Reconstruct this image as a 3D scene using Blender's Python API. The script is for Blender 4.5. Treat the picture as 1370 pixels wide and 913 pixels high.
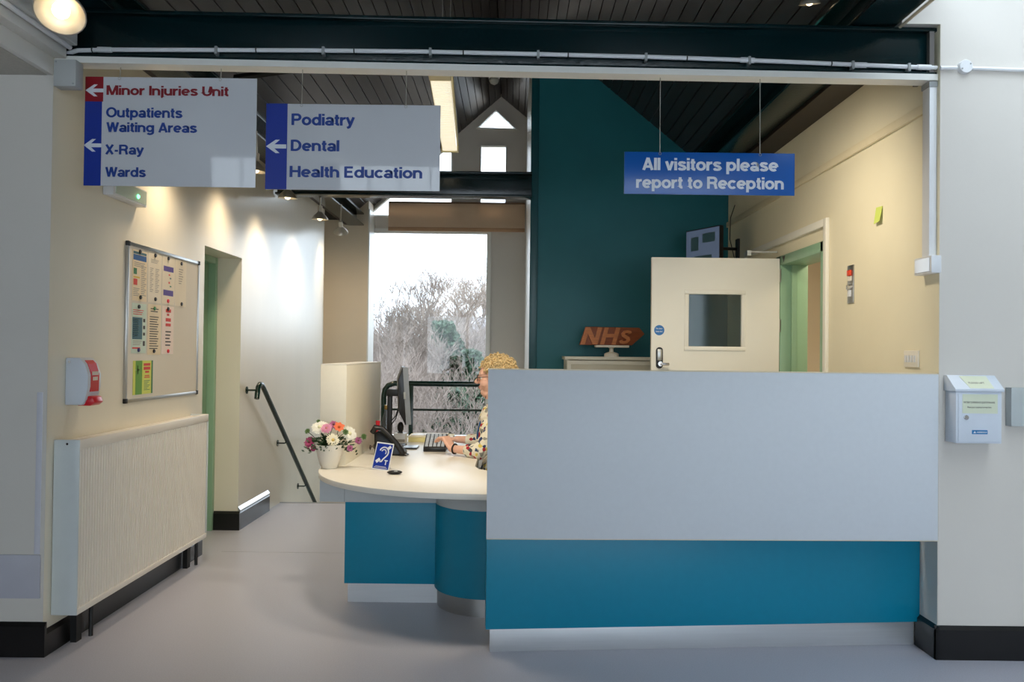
import bpy, bmesh, math, random
from mathutils import Vector as V, Matrix as Mx
random.seed(7)
for o in list(bpy.data.objects): bpy.data.objects.remove(o)
SC = bpy.context.scene
COL = SC.collection
PI = math.pi

# ------------------------------------------------------------------ camera
F = 1106.0; EYE = 1.44; PITCH = math.atan(15.5/F); ROLL = 0.0115
_f = V((0, math.cos(PITCH), math.sin(PITCH))); _U = V((0, -math.sin(PITCH), math.cos(PITCH))); _X = V((1, 0, 0))
_u = _U*math.cos(ROLL) - _X*math.sin(ROLL); _r = _X*math.cos(ROLL) + _U*math.sin(ROLL)
CP = V((0, 0, EYE))
cam = bpy.data.cameras.new('camera'); cam.sensor_width = 36; cam.lens = F/1370*36; cam.clip_start = .05; cam.clip_end = 300
co = bpy.data.objects.new('camera', cam); COL.objects.link(co)
m = Mx.Identity(4)
for i in range(3): m[i][0] = _r[i]; m[i][1] = _u[i]; m[i][2] = -_f[i]; m[i][3] = CP[i]
co.matrix_world = m; SC.camera = co
def ray(px, py): return _f + _r*((px-685)/F) + _u*((456.5-py)/F)
def atY(px, py, y): d = ray(px, py); return CP + d*(y/d.y)
def atZ(px, py, z): d = ray(px, py); return CP + d*((z-EYE)/d.z)
def atX(px, py, x): d = ray(px, py); return CP + d*(x/d.x)

# ------------------------------------------------------------------ world and exposure
SKY = 4.0
w = bpy.data.worlds.new('overcast_sky'); SC.world = w; w.use_nodes = True
nt = w.node_tree; bg = nt.nodes['Background']; bg.inputs[0].default_value = (.77, .89, 1.0, 1); bg.inputs[1].default_value = SKY
vs = SC.view_settings
vs.view_transform = 'Standard'; vs.look = 'None'; vs.gamma = 1; vs.use_curve_mapping = False; vs.exposure = 0.32
SPOT_W = 26; BEAM_W = 75; WARM = (1.0, .80, .56)

# ------------------------------------------------------------------ materials
def lin(c): return tuple(((x/255)/12.92 if x/255 <= .04045 else ((x/255+.055)/1.055)**2.4) for x in c)
MATS = {}
def mat(name, rgb, rough=.5, metal=0, spec=.5, nscale=0, namt=0, bump=0, bscale=60, emit=0, ecol=None, coat=0, alpha=1, stretch=None):
    if name in MATS: return MATS[name]
    mt = bpy.data.materials.new(name); mt.use_nodes = True; MATS[name] = mt
    nd = mt.node_tree.nodes; lk = mt.node_tree.links; b = nd['Principled BSDF']
    c = lin(rgb)+(1,)
    b.inputs['Base Color'].default_value = c; b.inputs['Roughness'].default_value = rough; b.inputs['Metallic'].default_value = metal
    b.inputs['Specular IOR Level'].default_value = spec; b.inputs['Coat Weight'].default_value = coat
    tc = nd.new('ShaderNodeTexCoord'); vec = tc.outputs['Object']
    if stretch:
        mp = nd.new('ShaderNodeMapping'); mp.inputs['Scale'].default_value = stretch; lk.new(vec, mp.inputs[0]); vec = mp.outputs[0]
    n = nd.new('ShaderNodeTexNoise'); n.inputs['Scale'].default_value = nscale or 9; n.inputs['Detail'].default_value = 4; lk.new(vec, n.inputs['Vector'])
    a = namt or .03
    mr = nd.new('ShaderNodeMapRange'); mr.inputs[3].default_value = 1-a; mr.inputs[4].default_value = 1+a; mr.inputs[1].default_value = .25; mr.inputs[2].default_value = .75
    lk.new(n.outputs[0], mr.inputs[0])
    mx = nd.new('ShaderNodeMix'); mx.data_type = 'RGBA'; mx.blend_type = 'MULTIPLY'; mx.inputs[0].default_value = 1
    mx.inputs[6].default_value = c; lk.new(mr.outputs[0], mx.inputs[7]); lk.new(mx.outputs[2], b.inputs['Base Color'])
    if bump:
        n2 = nd.new('ShaderNodeTexNoise'); n2.inputs['Scale'].default_value = bscale; n2.inputs['Detail'].default_value = 3; lk.new(vec, n2.inputs['Vector'])
        bp = nd.new('ShaderNodeBump'); bp.inputs['Strength'].default_value = bump; bp.inputs['Distance'].default_value = .004
        lk.new(n2.outputs[0], bp.inputs['Height']); lk.new(bp.outputs[0], b.inputs['Normal'])
    if emit:
        b.inputs['Emission Color'].default_value = (tuple(ecol) if ecol else lin(rgb))+(1,); b.inputs['Emission Strength'].default_value = emit
    return mt
def glass(name, tint=(255,255,255), refl=1.0, rough=.02, dens=0.0, dcol=(220,225,225)):
    if name in MATS: return MATS[name]
    mt = bpy.data.materials.new(name); mt.use_nodes = True; MATS[name] = mt
    nd = mt.node_tree.nodes; lk = mt.node_tree.links; nd.remove(nd['Principled BSDF']); out = nd['Material Output']
    t = nd.new('ShaderNodeBsdfTransparent'); t.inputs[0].default_value = lin(tint)+(1,)
    g = nd.new('ShaderNodeBsdfGlossy'); g.inputs['Roughness'].default_value = rough
    fr = nd.new('ShaderNodeFresnel'); fr.inputs[0].default_value = 1.45
    ml = nd.new('ShaderNodeMath'); ml.operation = 'MULTIPLY'; ml.inputs[1].default_value = refl; lk.new(fr.outputs[0], ml.inputs[0])
    mx = nd.new('ShaderNodeMixShader'); lk.new(ml.outputs[0], mx.inputs[0]); lk.new(t.outputs[0], mx.inputs[1]); lk.new(g.outputs[0], mx.inputs[2])
    last = mx
    if dens:
        d = nd.new('ShaderNodeBsdfDiffuse'); d.inputs[0].default_value = lin(dcol)+(1,)
        m2 = nd.new('ShaderNodeMixShader'); m2.inputs[0].default_value = dens; lk.new(mx.outputs[0], m2.inputs[1]); lk.new(d.outputs[0], m2.inputs[2]); last = m2
    lk.new(last.outputs[0], out.inputs[0])
    return mt
def ramp_mat(name, stops, scale, rough=.7, tex='voronoi', detail=0):
    mt = bpy.data.materials.new(name); mt.use_nodes = True; MATS[name] = mt
    nd = mt.node_tree.nodes; lk = mt.node_tree.links; b = nd['Principled BSDF']; b.inputs['Roughness'].default_value = rough
    tc = nd.new('ShaderNodeTexCoord'); r = nd.new('ShaderNodeValToRGB')
    if tex == 'voronoi':
        n = nd.new('ShaderNodeTexVoronoi'); n.inputs['Scale'].default_value = scale; s = nd.new('ShaderNodeSeparateColor')
        lk.new(n.outputs['Color'], s.inputs[0]); src = s.outputs[0]
    else:
        n = nd.new('ShaderNodeTexNoise'); n.inputs['Scale'].default_value = scale; n.inputs['Detail'].default_value = detail; src = n.outputs[0]
    lk.new(tc.outputs['Object'], n.inputs['Vector']); lk.new(src, r.inputs[0])
    e = r.color_ramp.elements; r.color_ramp.interpolation = 'CONSTANT' if tex == 'voronoi' else 'LINEAR'
    while len(e) < len(stops): e.new(.5)
    for k, (p, c) in enumerate(stops): e[k].position = p; e[k].color = lin(c)+(1,)
    lk.new(r.outputs[0], b.inputs['Base Color'])
    return mt

CREAM = mat('cream_wall_paint', (230,223,204), .27, spec=.55, nscale=2.5, namt=.03, bump=.12, bscale=14, stretch=(1,1,.25))
CREAM2 = mat('cream_matt_paint', (235,227,199), .6, spec=.3, nscale=2.5, namt=.03, bump=.06, bscale=30)
PALE = mat('pale_wall_paint', (213,208,200), .55, spec=.3, nscale=2, namt=.02, bump=.08, bscale=50)
BEIGE = mat('beige_wall_paint', (226,212,188), .6, nscale=3, namt=.03)
WHITEP = mat('white_gloss_paint', (228,228,222), .35, nscale=6, namt=.03)
TEAL = mat('teal_wall_paint', (13,104,114), .45, spec=.4, nscale=4, namt=.05, bump=.05)
TEALP = mat('teal_trim_paint', (14,80,88), .35, nscale=4, namt=.05)
GREEN = mat('dark_green_steel_paint', (4,30,33), .2, spec=.45, nscale=7, namt=.12, bump=.25, bscale=45)
RAILG = mat('dark_green_rail_paint', (4,40,34), .2, spec=.6, nscale=9, namt=.05)
BOARD = mat('dark_stained_board', (34,29,30), .3, spec=.5, nscale=6, namt=.18, bump=.1, bscale=30, stretch=(1,.06,1))
BOARDB = mat('dark_board_backing', (12,10,10), .8)
FLOORM = mat('speckled_grey_vinyl', (178,178,188), .4, spec=.4, nscale=170, namt=.1, bump=.02, bscale=90)
BLACK = mat('black_vinyl_skirting', (14,14,15), .3, spec=.5, nscale=5, namt=.1)
SILVER = mat('brushed_aluminium', (190,190,188), .35, 1, nscale=20, namt=.05, stretch=(1,1,30))
CHROME = mat('chrome', (200,200,200), .15, 1)
LAMW = mat('white_laminate', (212,217,222), .45, spec=.35, nscale=40, namt=.015)
LAMG = mat('pale_grey_laminate', (190,194,194), .5, nscale=30, namt=.02)
DESKW = mat('white_desktop_laminate', (238,234,224), .4, nscale=40, namt=.015)
LAMB = mat('petrol_blue_laminate', (6,130,160), .42, spec=.4, nscale=30, namt=.03)
KICK = mat('aluminium_kickboard', (205,207,210), .42, .55, nscale=14, namt=.04, stretch=(.2,1,8))
EDGE = mat('cream_edge_band', (226,214,186), .5)
MINT = mat('sage_green_gloss_paint', (146,182,150), .35, nscale=6, namt=.05)
DOORC = mat('cream_door_paint', (236,233,220), .42, nscale=4, namt=.02)
PVC = mat('white_plastic', (226,228,230), .4, nscale=12, namt=.02)
PVCG = mat('grey_plastic', (150,154,154), .5, nscale=12, namt=.04)
BLK = mat('black_plastic', (18,18,20), .35, nscale=30, namt=.08)
BLKM = mat('black_matt_metal', (16,17,18), .45, nscale=30, namt=.08)
RED = mat('red_plastic', (205,24,40), .3, nscale=12, namt=.03)
SIGNW = mat('white_sign_board', (206,208,212), .07, spec=.45, nscale=8, namt=.01)
SIGNB = mat('royal_blue_sign_vinyl', (22,52,150), .3, nscale=8, namt=.02)
SIGNR = mat('dark_red_sign_vinyl', (140,22,34), .3, nscale=8, namt=.02)
TXB = mat('blue_lettering', (24,62,142), .4)
TXR = mat('red_lettering', (132,20,34), .4)
TXW = mat('white_lettering', (222,226,232), .4)
SIGNM = mat('mid_blue_sign_board', (16,90,172), .3, nscale=8, namt=.02)
WIRE = mat('hanging_steel_wire', (170,168,160), .5, .3)
PAPER = mat('white_paper', (228,222,208), .6, nscale=12, namt=.02)
INK = mat('dark_print', (70,66,66), .7)
GREY = mat('grey_print', (150,146,138), .7)
WOODM = mat('orange_brown_wood', (140,70,30), .5, nscale=12, namt=.2, stretch=(1,8,8), bump=.1)
SKIN = mat('skin', (230,182,160), .5, spec=.35, nscale=18, namt=.06)
HAIRM = mat('blonde_curls', (214,188,138), .5, nscale=50, namt=.3)
TERRA = mat('cream_plant_pot', (236,230,216), .45, nscale=10, namt=.02)
LEAFM = mat('dark_green_leaf', (34,66,34), .5, nscale=20, namt=.25)
GLASS = glass('window_glass', refl=.65)
CLEARP = glass('clear_acrylic', (245,248,248), 1.2, .05, .4, (235,240,240))

# ------------------------------------------------------------------ mesh helpers
class MB:
    def __init__(s): s.v = []; s.f = []
    def add(s, vs, fs):
        o = len(s.v); s.v += [V(x) for x in vs]; s.f += [tuple(i+o for i in f) for f in fs]; return s
    def box(s, a, b):
        x0,x1 = sorted((a[0],b[0])); y0,y1 = sorted((a[1],b[1])); z0,z1 = sorted((a[2],b[2]))
        return s.add([(x0,y0,z0),(x1,y0,z0),(x1,y1,z0),(x0,y1,z0),(x0,y0,z1),(x1,y0,z1),(x1,y1,z1),(x0,y1,z1)],
              [(0,3,2,1),(4,5,6,7),(0,1,5,4),(1,2,6,5),(2,3,7,6),(3,0,4,7)])
    def hexa(s, q):   # 8 points: bottom ring ccw then top ring
        return s.add(q, [(0,3,2,1),(4,5,6,7),(0,1,5,4),(1,2,6,5),(2,3,7,6),(3,0,4,7)])
    def prism(s, poly, ext):   # poly: 3D points, ext vector
        n = len(poly); e = V(ext); p = [V(q) for q in poly]
        return s.add(p+[q+e for q in p], [tuple(range(n))[::-1], tuple(range(n,2*n))]+[(i,(i+1)%n,n+(i+1)%n,n+i) for i in range(n)])
    def ring(s, c, ax, r, n, ry=None, ref=None):
        ax = V(ax).normalized(); rf = V(ref) if ref else (V((0,0,1)) if abs(ax.z) < .9 else V((1,0,0)))
        a = ax.cross(rf).normalized(); b = ax.cross(a)
        return [V(c)+a*(math.cos(t)*r)+b*(math.sin(t)*(ry if ry is not None else r)) for t in [2*PI*k/n for k in range(n)]]
    def loft(s, rings, cap=True):
        n = len(rings[0]); vs_ = [p for r in rings for p in r]; fs = []
        for k in range(len(rings)-1):
            for i in range(n): j = (i+1)%n; fs.append((k*n+i,k*n+j,(k+1)*n+j,(k+1)*n+i))
        if cap: fs.append(tuple(range(n))[::-1]); fs.append(tuple(range((len(rings)-1)*n, len(rings)*n)))
        return s.add(vs_, fs)
    def cyl(s, p0, p1, r0, r1=None, n=12):
        d = V(p1)-V(p0); return s.loft([s.ring(p0,d,r0,n), s.ring(p1,d,r0 if r1 is None else r1,n)])
    def tube(s, pts, r, n=8, closed=False):
        pts = [V(p) for p in pts]; rings = []; ref = None; N = len(pts)
        for k in range(N):
            d = (pts[(k+1)%N]-pts[k-1]) if closed else (pts[min(k+1,N-1)]-pts[max(k-1,0)])
            d.normalize()
            if ref is None: ref = V((0,0,1)) if abs(d.z) < .9 else V((1,0,0))
            a = d.cross(ref).normalized(); b = d.cross(a).normalized(); ref = -b if False else a.cross(d)*1.0
            rr = r[k] if isinstance(r, (list,tuple)) else r
            rings.append([pts[k]+a*(math.cos(2*PI*i/n)*rr)+b*(math.sin(2*PI*i/n)*rr) for i in range(n)])
        if closed: rings.append(rings[0]); return s.loft(rings, False)
        return s.loft(rings)
    def lathe(s, prof, c=(0,0,0), n=20, ax=(0,0,1)):
        c = V(c); ax = V(ax).normalized()
        return s.loft([s.ring(c+ax*h, ax, max(r,1e-4), n) for r,h in prof])
    def ball(s, c, r, n=10, rz=None, ry=None, rot=None):
        c = V(c); ry = r if ry is None else ry; rz = r if rz is None else rz; rings = []
        for k in range(n+1):
            t = -PI/2+PI*k/n; q = max(math.cos(t),.02)
            ring = [V((r*q*math.cos(2*PI*i/(2*n)), ry*q*math.sin(2*PI*i/(2*n)), rz*math.sin(t))) for i in range(2*n)]
            if rot: ring = [rot @ p for p in ring]
            rings.append([c+p for p in ring])
        return s.loft(rings)
    def cap(s, p0, p1, r0, r1, n=12):
        p0 = V(p0); p1 = V(p1); d = (p1-p0).normalized(); L = []
        for t in (-80,-50,-20): L.append(s.ring(p0+d*(r0*math.sin(math.radians(t))), d, r0*math.cos(math.radians(t)), n))
        for t in (20,50,80): L.append(s.ring(p1+d*(r1*math.sin(math.radians(t))), d, r1*math.cos(math.radians(t)), n))
        return s.loft(L)
    def xf(s, M): s.v = [M @ p for p in s.v]; return s
    def build(s, name, material, parent=None, smooth=False, bevel=0, local=False, seg=2):
        me = bpy.data.meshes.new(name); vs_ = s.v
        if parent is not None and not local:
            off = V((0,0,0)); p = parent
            while p is not None: off += p.location; p = p.parent
            vs_ = [q-off for q in vs_]
        me.from_pydata([tuple(q) for q in vs_], [], s.f); me.update()
        bm = bmesh.new(); bm.from_mesh(me); bmesh.ops.recalc_face_normals(bm, faces=bm.faces)
        if bevel:
            es = [e for e in bm.edges if len(e.link_faces) == 2 and e.calc_face_angle(0) > .5]
            bmesh.ops.bevel(bm, geom=es, offset=bevel, segments=seg, affect='EDGES', profile=.5, clamp_overlap=True)
        bm.to_mesh(me); bm.free()
        if smooth or bevel:
            me.shade_smooth(); me.set_sharp_from_angle(angle=math.radians(38))
        me.materials.append(material)
        o = bpy.data.objects.new(name, me); COL.objects.link(o); o.parent = parent
        return o
def tag(o, label=None, cat=None, group=None, kind=None):
    if label: o['label'] = label
    if cat: o['category'] = cat
    if group: o['group'] = group
    if kind: o['kind'] = kind
    return o
def thing(name, loc, label, cat, group=None, rz=0):
    o = bpy.data.objects.new(name, None); COL.objects.link(o); o.location = loc; o.rotation_euler = (0,0,rz); o.empty_display_size = .05
    return tag(o, label, cat, group)
def struct(o, label, cat='wall'): return tag(o, label, cat, kind='structure')
def bx(a, b): return MB().box(a, b)
def copy_tree(o, parent=None):
    c = o.copy(); COL.objects.link(c); c.parent = parent
    for ch in list(o.children): copy_tree(ch, c)
    return c
def text_geo(body, width, height=None, bold=.02, ext=.001, align='LEFT', spacing=1.0):
    """flat lettering in the XZ plane facing -Y, origin at left baseline, fitted to width/height"""
    cu = bpy.data.curves.new('t', 'FONT'); cu.body = body; cu.size = 1; cu.offset = bold; cu.space_character = spacing; cu.resolution_u = 3
    ob = bpy.data.objects.new('t', cu); COL.objects.link(ob)
    me = bpy.data.meshes.new_from_object(ob.evaluated_get(bpy.context.evaluated_depsgraph_get()))
    vs_ = [v.co.copy() for v in me.vertices]; fs = [tuple(p.vertices) for p in me.polygons]
    bpy.data.objects.remove(ob); bpy.data.curves.remove(cu); bpy.data.meshes.remove(me)
    x0 = min(v.x for v in vs_); x1 = max(v.x for v in vs_); k = width/(x1-x0); kz = k
    if height: kz = height/.73
    ox = -x0 if align == 'LEFT' else -(x0+x1)/2
    out = MB(); n = len(vs_)
    a = [V(((v.x+ox)*k, -ext, v.y*kz)) for v in vs_]
    out.add(a, fs)
    # thin skirt so that letters have thickness
    ed = {}
    for f in fs:
        for i in range(len(f)): e = (f[i], f[(i+1)%len(f)]); ed[e] = 1
    b = [V((p.x, 0, p.z)) for p in a]; o = len(out.v); out.v += b
    for (i,j) in ed:
        if (j,i) not in ed: out.f.append((j,i,i+o,j+o))
    return out
def mv(mb, p, M=None):
    if M is not None: mb.xf(M.to_4x4())
    return mb.xf(Mx.Translation(V(p)))
RZ = lambda a: Mx.Rotation(a, 4, 'Z')

# ------------------------------------------------------------------ own bold sans lettering (stroke glyphs, capital height 1)
def _arc(cx,cy,rx,ry,a0,a1,n=12): return [(cx+rx*math.cos(math.radians(a0+(a1-a0)*k/n)), cy+ry*math.sin(math.radians(a0+(a1-a0)*k/n))) for k in range(n+1)]
_s = [(.49,.54),(.44,.62),(.3,.65),(.17,.63),(.11,.54),(.16,.44),(.3,.375),(.44,.31),(.5,.2),(.43,.11),(.3,.08),(.15,.1),(.09,.2)]
GLY = {
 'M':(.90,[[(.09,0),(.09,1)],[(.80,0),(.80,1)],[(.13,1),(.445,0)],[(.445,0),(.76,1)]]), 'I':(.20,[[(.1,0),(.1,1)]]), 'U':(.74,[[(.09,1),(.09,.36)]+_arc(.37,.36,.28,.275,180,360)+[(.65,.36),(.65,1)]]),
 'O':(.86,[_arc(.43,.5,.345,.415,0,360,24)]), 'W':(.98,[[(.07,1),(.28,0)],[(.28,0),(.49,1)],[(.49,1),(.70,0)],[(.70,0),(.91,1)]]), 'A':(.74,[[(.08,0),(.37,1)],[(.37,1),(.66,0)],[(.17,.28),(.57,.28)]]),
 'X':(.66,[[(.07,0),(.59,1)],[(.07,1),(.59,0)]]), 'R':(.74,[[(.09,0),(.09,1)],[(.09,.915),(.4,.915)]+_arc(.42,.7,.2,.215,90,-90)+[(.09,.485)],[(.42,.485),(.56,.38),(.59,.2),(.64,0)]]),
 'P':(.68,[[(.09,0),(.09,1)],[(.09,.915),(.38,.915)]+_arc(.39,.69,.2,.225,90,-90)+[(.09,.465)]]), 'D':(.74,[[(.09,0),(.09,1)],[(.09,.915),(.3,.915)]+_arc(.32,.5,.32,.415,90,-90)+[(.09,.085)]]),
 'H':(.74,[[(.09,0),(.09,1)],[(.64,0),(.64,1)],[(.09,.53),(.64,.53)]]), 'E':(.64,[[(.09,0),(.09,1)],[(.09,.915),(.58,.915)],[(.09,.52),(.54,.52)],[(.09,.085),(.59,.085)]]),
 'N':(.76,[[(.09,0),(.09,1)],[(.66,0),(.66,1)],[(.12,.95),(.63,.05)]]), 'S':(.66,[[(x*1.1,y*1.40-.035) for x,y in _s]]),
 'o':(.66,[_arc(.33,.365,.24,.28,0,360,22)]), 'c':(.60,[_arc(.33,.365,.24,.28,42,318,18)]), 'e':(.64,[[(.1,.36),(.55,.36)],_arc(.325,.365,.235,.28,-2,312,20)]),
 'd':(.66,[_arc(.32,.365,.23,.28,0,360,22),[(.56,0),(.56,1)]]), 'p':(.66,[_arc(.34,.365,.23,.28,0,360,22),[(.09,-.27),(.09,.73)]]), 'g':(.66,[_arc(.32,.375,.23,.27,0,360,22),[(.56,.73),(.56,.0)]+_arc(.33,-.01,.23,.18,0,-150,10)]),
 'a':(.60,[[(.5,0),(.5,.48)]+_arc(.305,.47,.195,.18,0,165,10),_arc(.28,.21,.19,.135,0,360,18)]), 'h':(.63,[[(.09,0),(.09,1)],_arc(.31,.43,.22,.215,180,0)+[(.53,0)]]), 'n':(.63,[[(.09,0),(.09,.73)],_arc(.31,.43,.22,.215,180,0)+[(.53,0)]]),
 'u':(.63,[[(.53,0),(.53,.73)],[(.09,.73)]+_arc(.31,.3,.22,.215,180,360)]), 'r':(.40,[[(.09,0),(.09,.73)],_arc(.36,.36,.27,.28,175,82,8)]), 's':(.58,[_s]), 'i':(.20,[[(.1,0),(.1,.73)],[(.1,.83),(.1,1)]]),
 'j':(.22,[[(.12,.73),(.12,-.08)]+_arc(.0,-.08,.12,.11,0,-80,5),[(.12,.83),(.12,1)]]), 'l':(.20,[[(.1,0),(.1,1)]]), 't':(.36,[[(.17,.93),(.17,.2)]+_arc(.29,.2,.12,.12,180,275,6)+[(.34,.08)],[(.02,.655),(.34,.655)]]),
 'v':(.56,[[(.07,.73),(.28,0)],[(.28,0),(.49,.73)]]), 'y':(.56,[[(.05,.73),(.29,.06)],[(.51,.73),(.29,.06),(.22,-.12),(.06,-.19)]]), '-':(.37,[[(.05,.37),(.32,.37)]]) }
def stroke_text(body, ext=.0004, w_=.098, gap=.035, solid=False, step=.00006):
    """list of (word MB, x0, x1) with capital height 1, facing -Y"""
    out = []; x = 0
    for wd in body.split(' '):
        mb = MB(); x0 = x; lay = 0
        for ch in wd:
            adv, polys = GLY[ch]
            for P in polys:
                P = [V((a+x,b)) for a,b in P]; n = len(P); closed = (P[0]-P[-1]).length < 1e-5
                L_, R_ = [], []
                for i in range(n):
                    if closed: d0 = (P[i]-P[i-1 if i else n-2]); d1 = (P[i+1 if i < n-1 else 1]-P[i])
                    else: d0 = P[i]-P[i-1] if i else P[1]-P[0]; d1 = P[i+1]-P[i] if i < n-1 else P[-1]-P[-2]
                    d0.normalize(); d1.normalize(); t = (d0+d1); t = t.normalized() if t.length > 1e-4 else d0; nn = V((-t.y,t.x)); c = max(.45, nn.dot(V((-d0.y,d0.x))))
                    L_.append(P[i]+nn*(w_/c)); R_.append(P[i]-nn*(w_/c))
                e = ext+lay*step; lay += 1
                if solid:
                    for i in range(n-1): mb.prism([(L_[i].x,-e,L_[i].y),(R_[i].x,-e,R_[i].y),(R_[i+1].x,-e,R_[i+1].y),(L_[i+1].x,-e,L_[i+1].y)],(0,e,0))
                else: mb.add([(q.x,-e,q.y) for q in L_]+[(q.x,-e,q.y) for q in R_], [(i,n+i,n+i+1,i+1) for i in range(n-1)])
            x += adv+gap
        out.append((mb, x0, x-gap)); x += .30
    return out

# ------------------------------------------------------------------ room shell
XL, XR = -2.17, 2.05
YL, YR = 3.87, 3.97
YT = 7.87; YE = 7.8; YG = 11.0; YB = 10.6
RX, RZD = -.18, 4.86; ZEL, ZER = 3.10, 3.04
fl = MB().box((-6,-2.5,-.12),(6,YE,0)).build('floor', FLOORM); struct(fl, 'speckled pale grey vinyl floor', 'floor')
MB().box((-6,-2.5,-.001),(6,-2.46,.001)).build('seam', PVCG, fl)
for yy in (5.9,): MB().box((-2.05,yy,-.001),(-1.0,yy+.004,.0006)).build('seam', PVCG, fl)
ft = MB().box((XL,YE,-.05),(-1.15,YE+.03,.004)).build('stair_nosing', PVCG, fl)
# stairwell
st = MB()
for k in range(12): st.box((XL,YE+.25*k,-.18*(k+1)-.1),(-1.15,YE+.25*(k+1),-.18*(k+1)))
struct(st.build('floor_stair', FLOORM), 'grey vinyl steps going down beside the left wall', 'stairs')
struct(bx((-2.75,YE,-2.4),(.3,YG,-2.3)).build('floor_lower', FLOORM), 'stairwell landing below the balustrade', 'floor')
struct(bx((-1.15,YE,-2.3),(.165,YE+.06,-.12)).build('wall_stairwell', PALE), 'pale wall under the balustrade edge', 'wall')

# left wall (doorway from y 5.81 to 6.61) with rounded far corner
YD0, YD1, ZD = 5.81, 6.61, 2.17
wl = MB().box((XL-.32,YL+.25,0),(XL,YD0,3.2)).box((XL-.0005,YL+.0005,0),(XL,YL+.25,3.2)).box((XL-.32,YD1,-2.3),(XL,9.45,3.2)).box((XL-.32,YD0,ZD),(XL,YD1,3.2)).box((XL-.32,YD0,-.1),(XL,YD1,-.05))
pl = [(XL,9.45)]+[(XL-.35+.35*math.cos(a),9.45+.35*math.sin(a)) for a in [math.radians(10*k) for k in range(1,9)]]+[(XL-.32,9.8),(XL-.32,9.45)]
wl.prism([V((x,y,-2.3)) for x,y in pl],(0,0,5.5))
wl = wl.build('wall_left', CREAM, smooth=True); struct(wl, 'cream painted left wall with recessed doorway', 'wall')
struct(bx((XL-.75,9.75,-2.3),(XL-.32,YB,3.2)).build('wall_recess', BEIGE), 'beige wall behind the rounded corner', 'wall')
# pier at far left, lobby side
struct(bx((-6,YL,0),(XL-.001,YL+.25,3.2)).build('wall_left_front', PALE), 'pale wall end at the left of the opening', 'wall')
# left door and frame in the recess
df = MB().box((XL-.30,YD0,0),(XL-.19,YD0+.05,ZD)).box((XL-.30,YD1-.05,0),(XL-.19,YD1,ZD)).box((XL-.30,YD0+.05,ZD-.05),(XL-.19,YD1-.05,ZD))
d1 = thing('door_left', (XL-.25,YD0,0), 'green painted door and frame in the recess of the left wall', 'door'); d1['kind'] = 'structure'; d1.name = 'door_1'
df.build('door_frame', MINT, d1, bevel=.004)
bx((XL-.29,YD0+.055,.01),(XL-.245,YD1-.055,ZD-.055)).build('door_leaf', MINT, d1, bevel=.003)
for z in (.25,1.05,1.5): bx((XL-.26,YD0+.02,z),(XL-.18,YD0+.055,z+.1)).build('hinge', BLKM, d1)
bx((XL-.19,YD0,0),(XL-.165,YD0+.025,ZD-.02)).build('door_stop', MINT, d1)

# right wall (doorway y 5.42-6.33) and right front wall
YQ0, YQ1, ZQ = 5.43, 6.34, 2.2
wr = MB().box((XR,YR,0),(XR+.2,YQ0,3.12)).box((XR,YQ1,0),(XR+.2,YT+.2,3.12)).box((XR,YQ0,ZQ),(XR+.2,YQ1,3.12))
struct(wr.build('wall_right', CREAM2), 'warm cream wall behind the reception counter with open doorway', 'wall')
struct(bx((XR+.001,YR-.002,0),(6,YR+.22,4.2)).box((1.865,YR-.002,3.05),(XR+.001,YR+.22,4.2)).build('wall_right_front', PALE), 'pale grey-white wall at the right holding the letterbox', 'wall')
bx((XR-.003,YR-.002,0),(XR-.0005,YR+.2,1.36)).build('lobby_lit_return', PALE, bpy.data.objects['wall_right_front'])  # grey of the lobby daylight put into the colour of the lower return
# corridor seen through the right doorway
cr = MB().box((3.4,4.4,0),(3.5,8.2,2.6)).box((XR+.2,8.1,0),(3.4,8.2,2.6)).box((XR+.2,4.3,0),(3.5,4.4,2.6))
struct(cr.build('wall_corridor', BEIGE), 'beige corridor wall seen through the right doorway', 'wall')
struct(bx((XR+.2,4.3,2.6),(3.5,8.2,2.7)).build('ceiling_corridor', PALE), 'corridor ceiling beyond the right doorway', 'ceiling')
# teal wall and its return
def roofz(x): return RZD-(x-RX)*(RZD-ZER)/(XR-RX) if x > RX else RZD-(RX-x)*(RZD-ZEL)/(RX-XL)
XTL = .165
struct(MB().prism([(XTL,YT,0),(XR+.1,YT,0),(XR+.1,YT,roofz(XR)),(XTL,YT,roofz(XTL)+.05)],(0,.14,0)).build('wall_teal', TEAL), 'dark teal feature wall rising to the sloping ceiling', 'wall')
struct(MB().prism([(XTL,YT+.14,-2.3),(XTL,YG,-2.3),(XTL,YG,roofz(XTL)+.05),(XTL,YT+.14,roofz(XTL)+.05)],(.12,0,0)).build('wall_return', WHITEP), 'white return wall beside the tall window', 'wall')
struct(bx((XTL-.004,YT-.02,0),(XTL+.07,YT-.001,roofz(.2)-.06)).build('trim_1', TEALP, bevel=.004), 'teal painted edge trim of the feature wall', 'trim')
# beige wall left of the window, then the window gable
def gz(x): return roofz(x)
wb = MB().prism([(-2.95,YB,-2.3),(-1.86,YB,-2.3),(-1.86,YB,gz(-1.86)+.05),(XL,YB,gz(XL)+.05),(-2.95,YB,3.15)],(0,YG-.04-YB,0))
struct(wb.build('wall_window_left', BEIGE), 'beige wall between rounded corner and tall window', 'wall')
struct(bx((-1.863,YB-.004,-2.3),(-1.845,YG,gz(-1.9)-.08)).build('trim_2', WHITEP), 'white reveal edge left of the tall window', 'trim')

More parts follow.
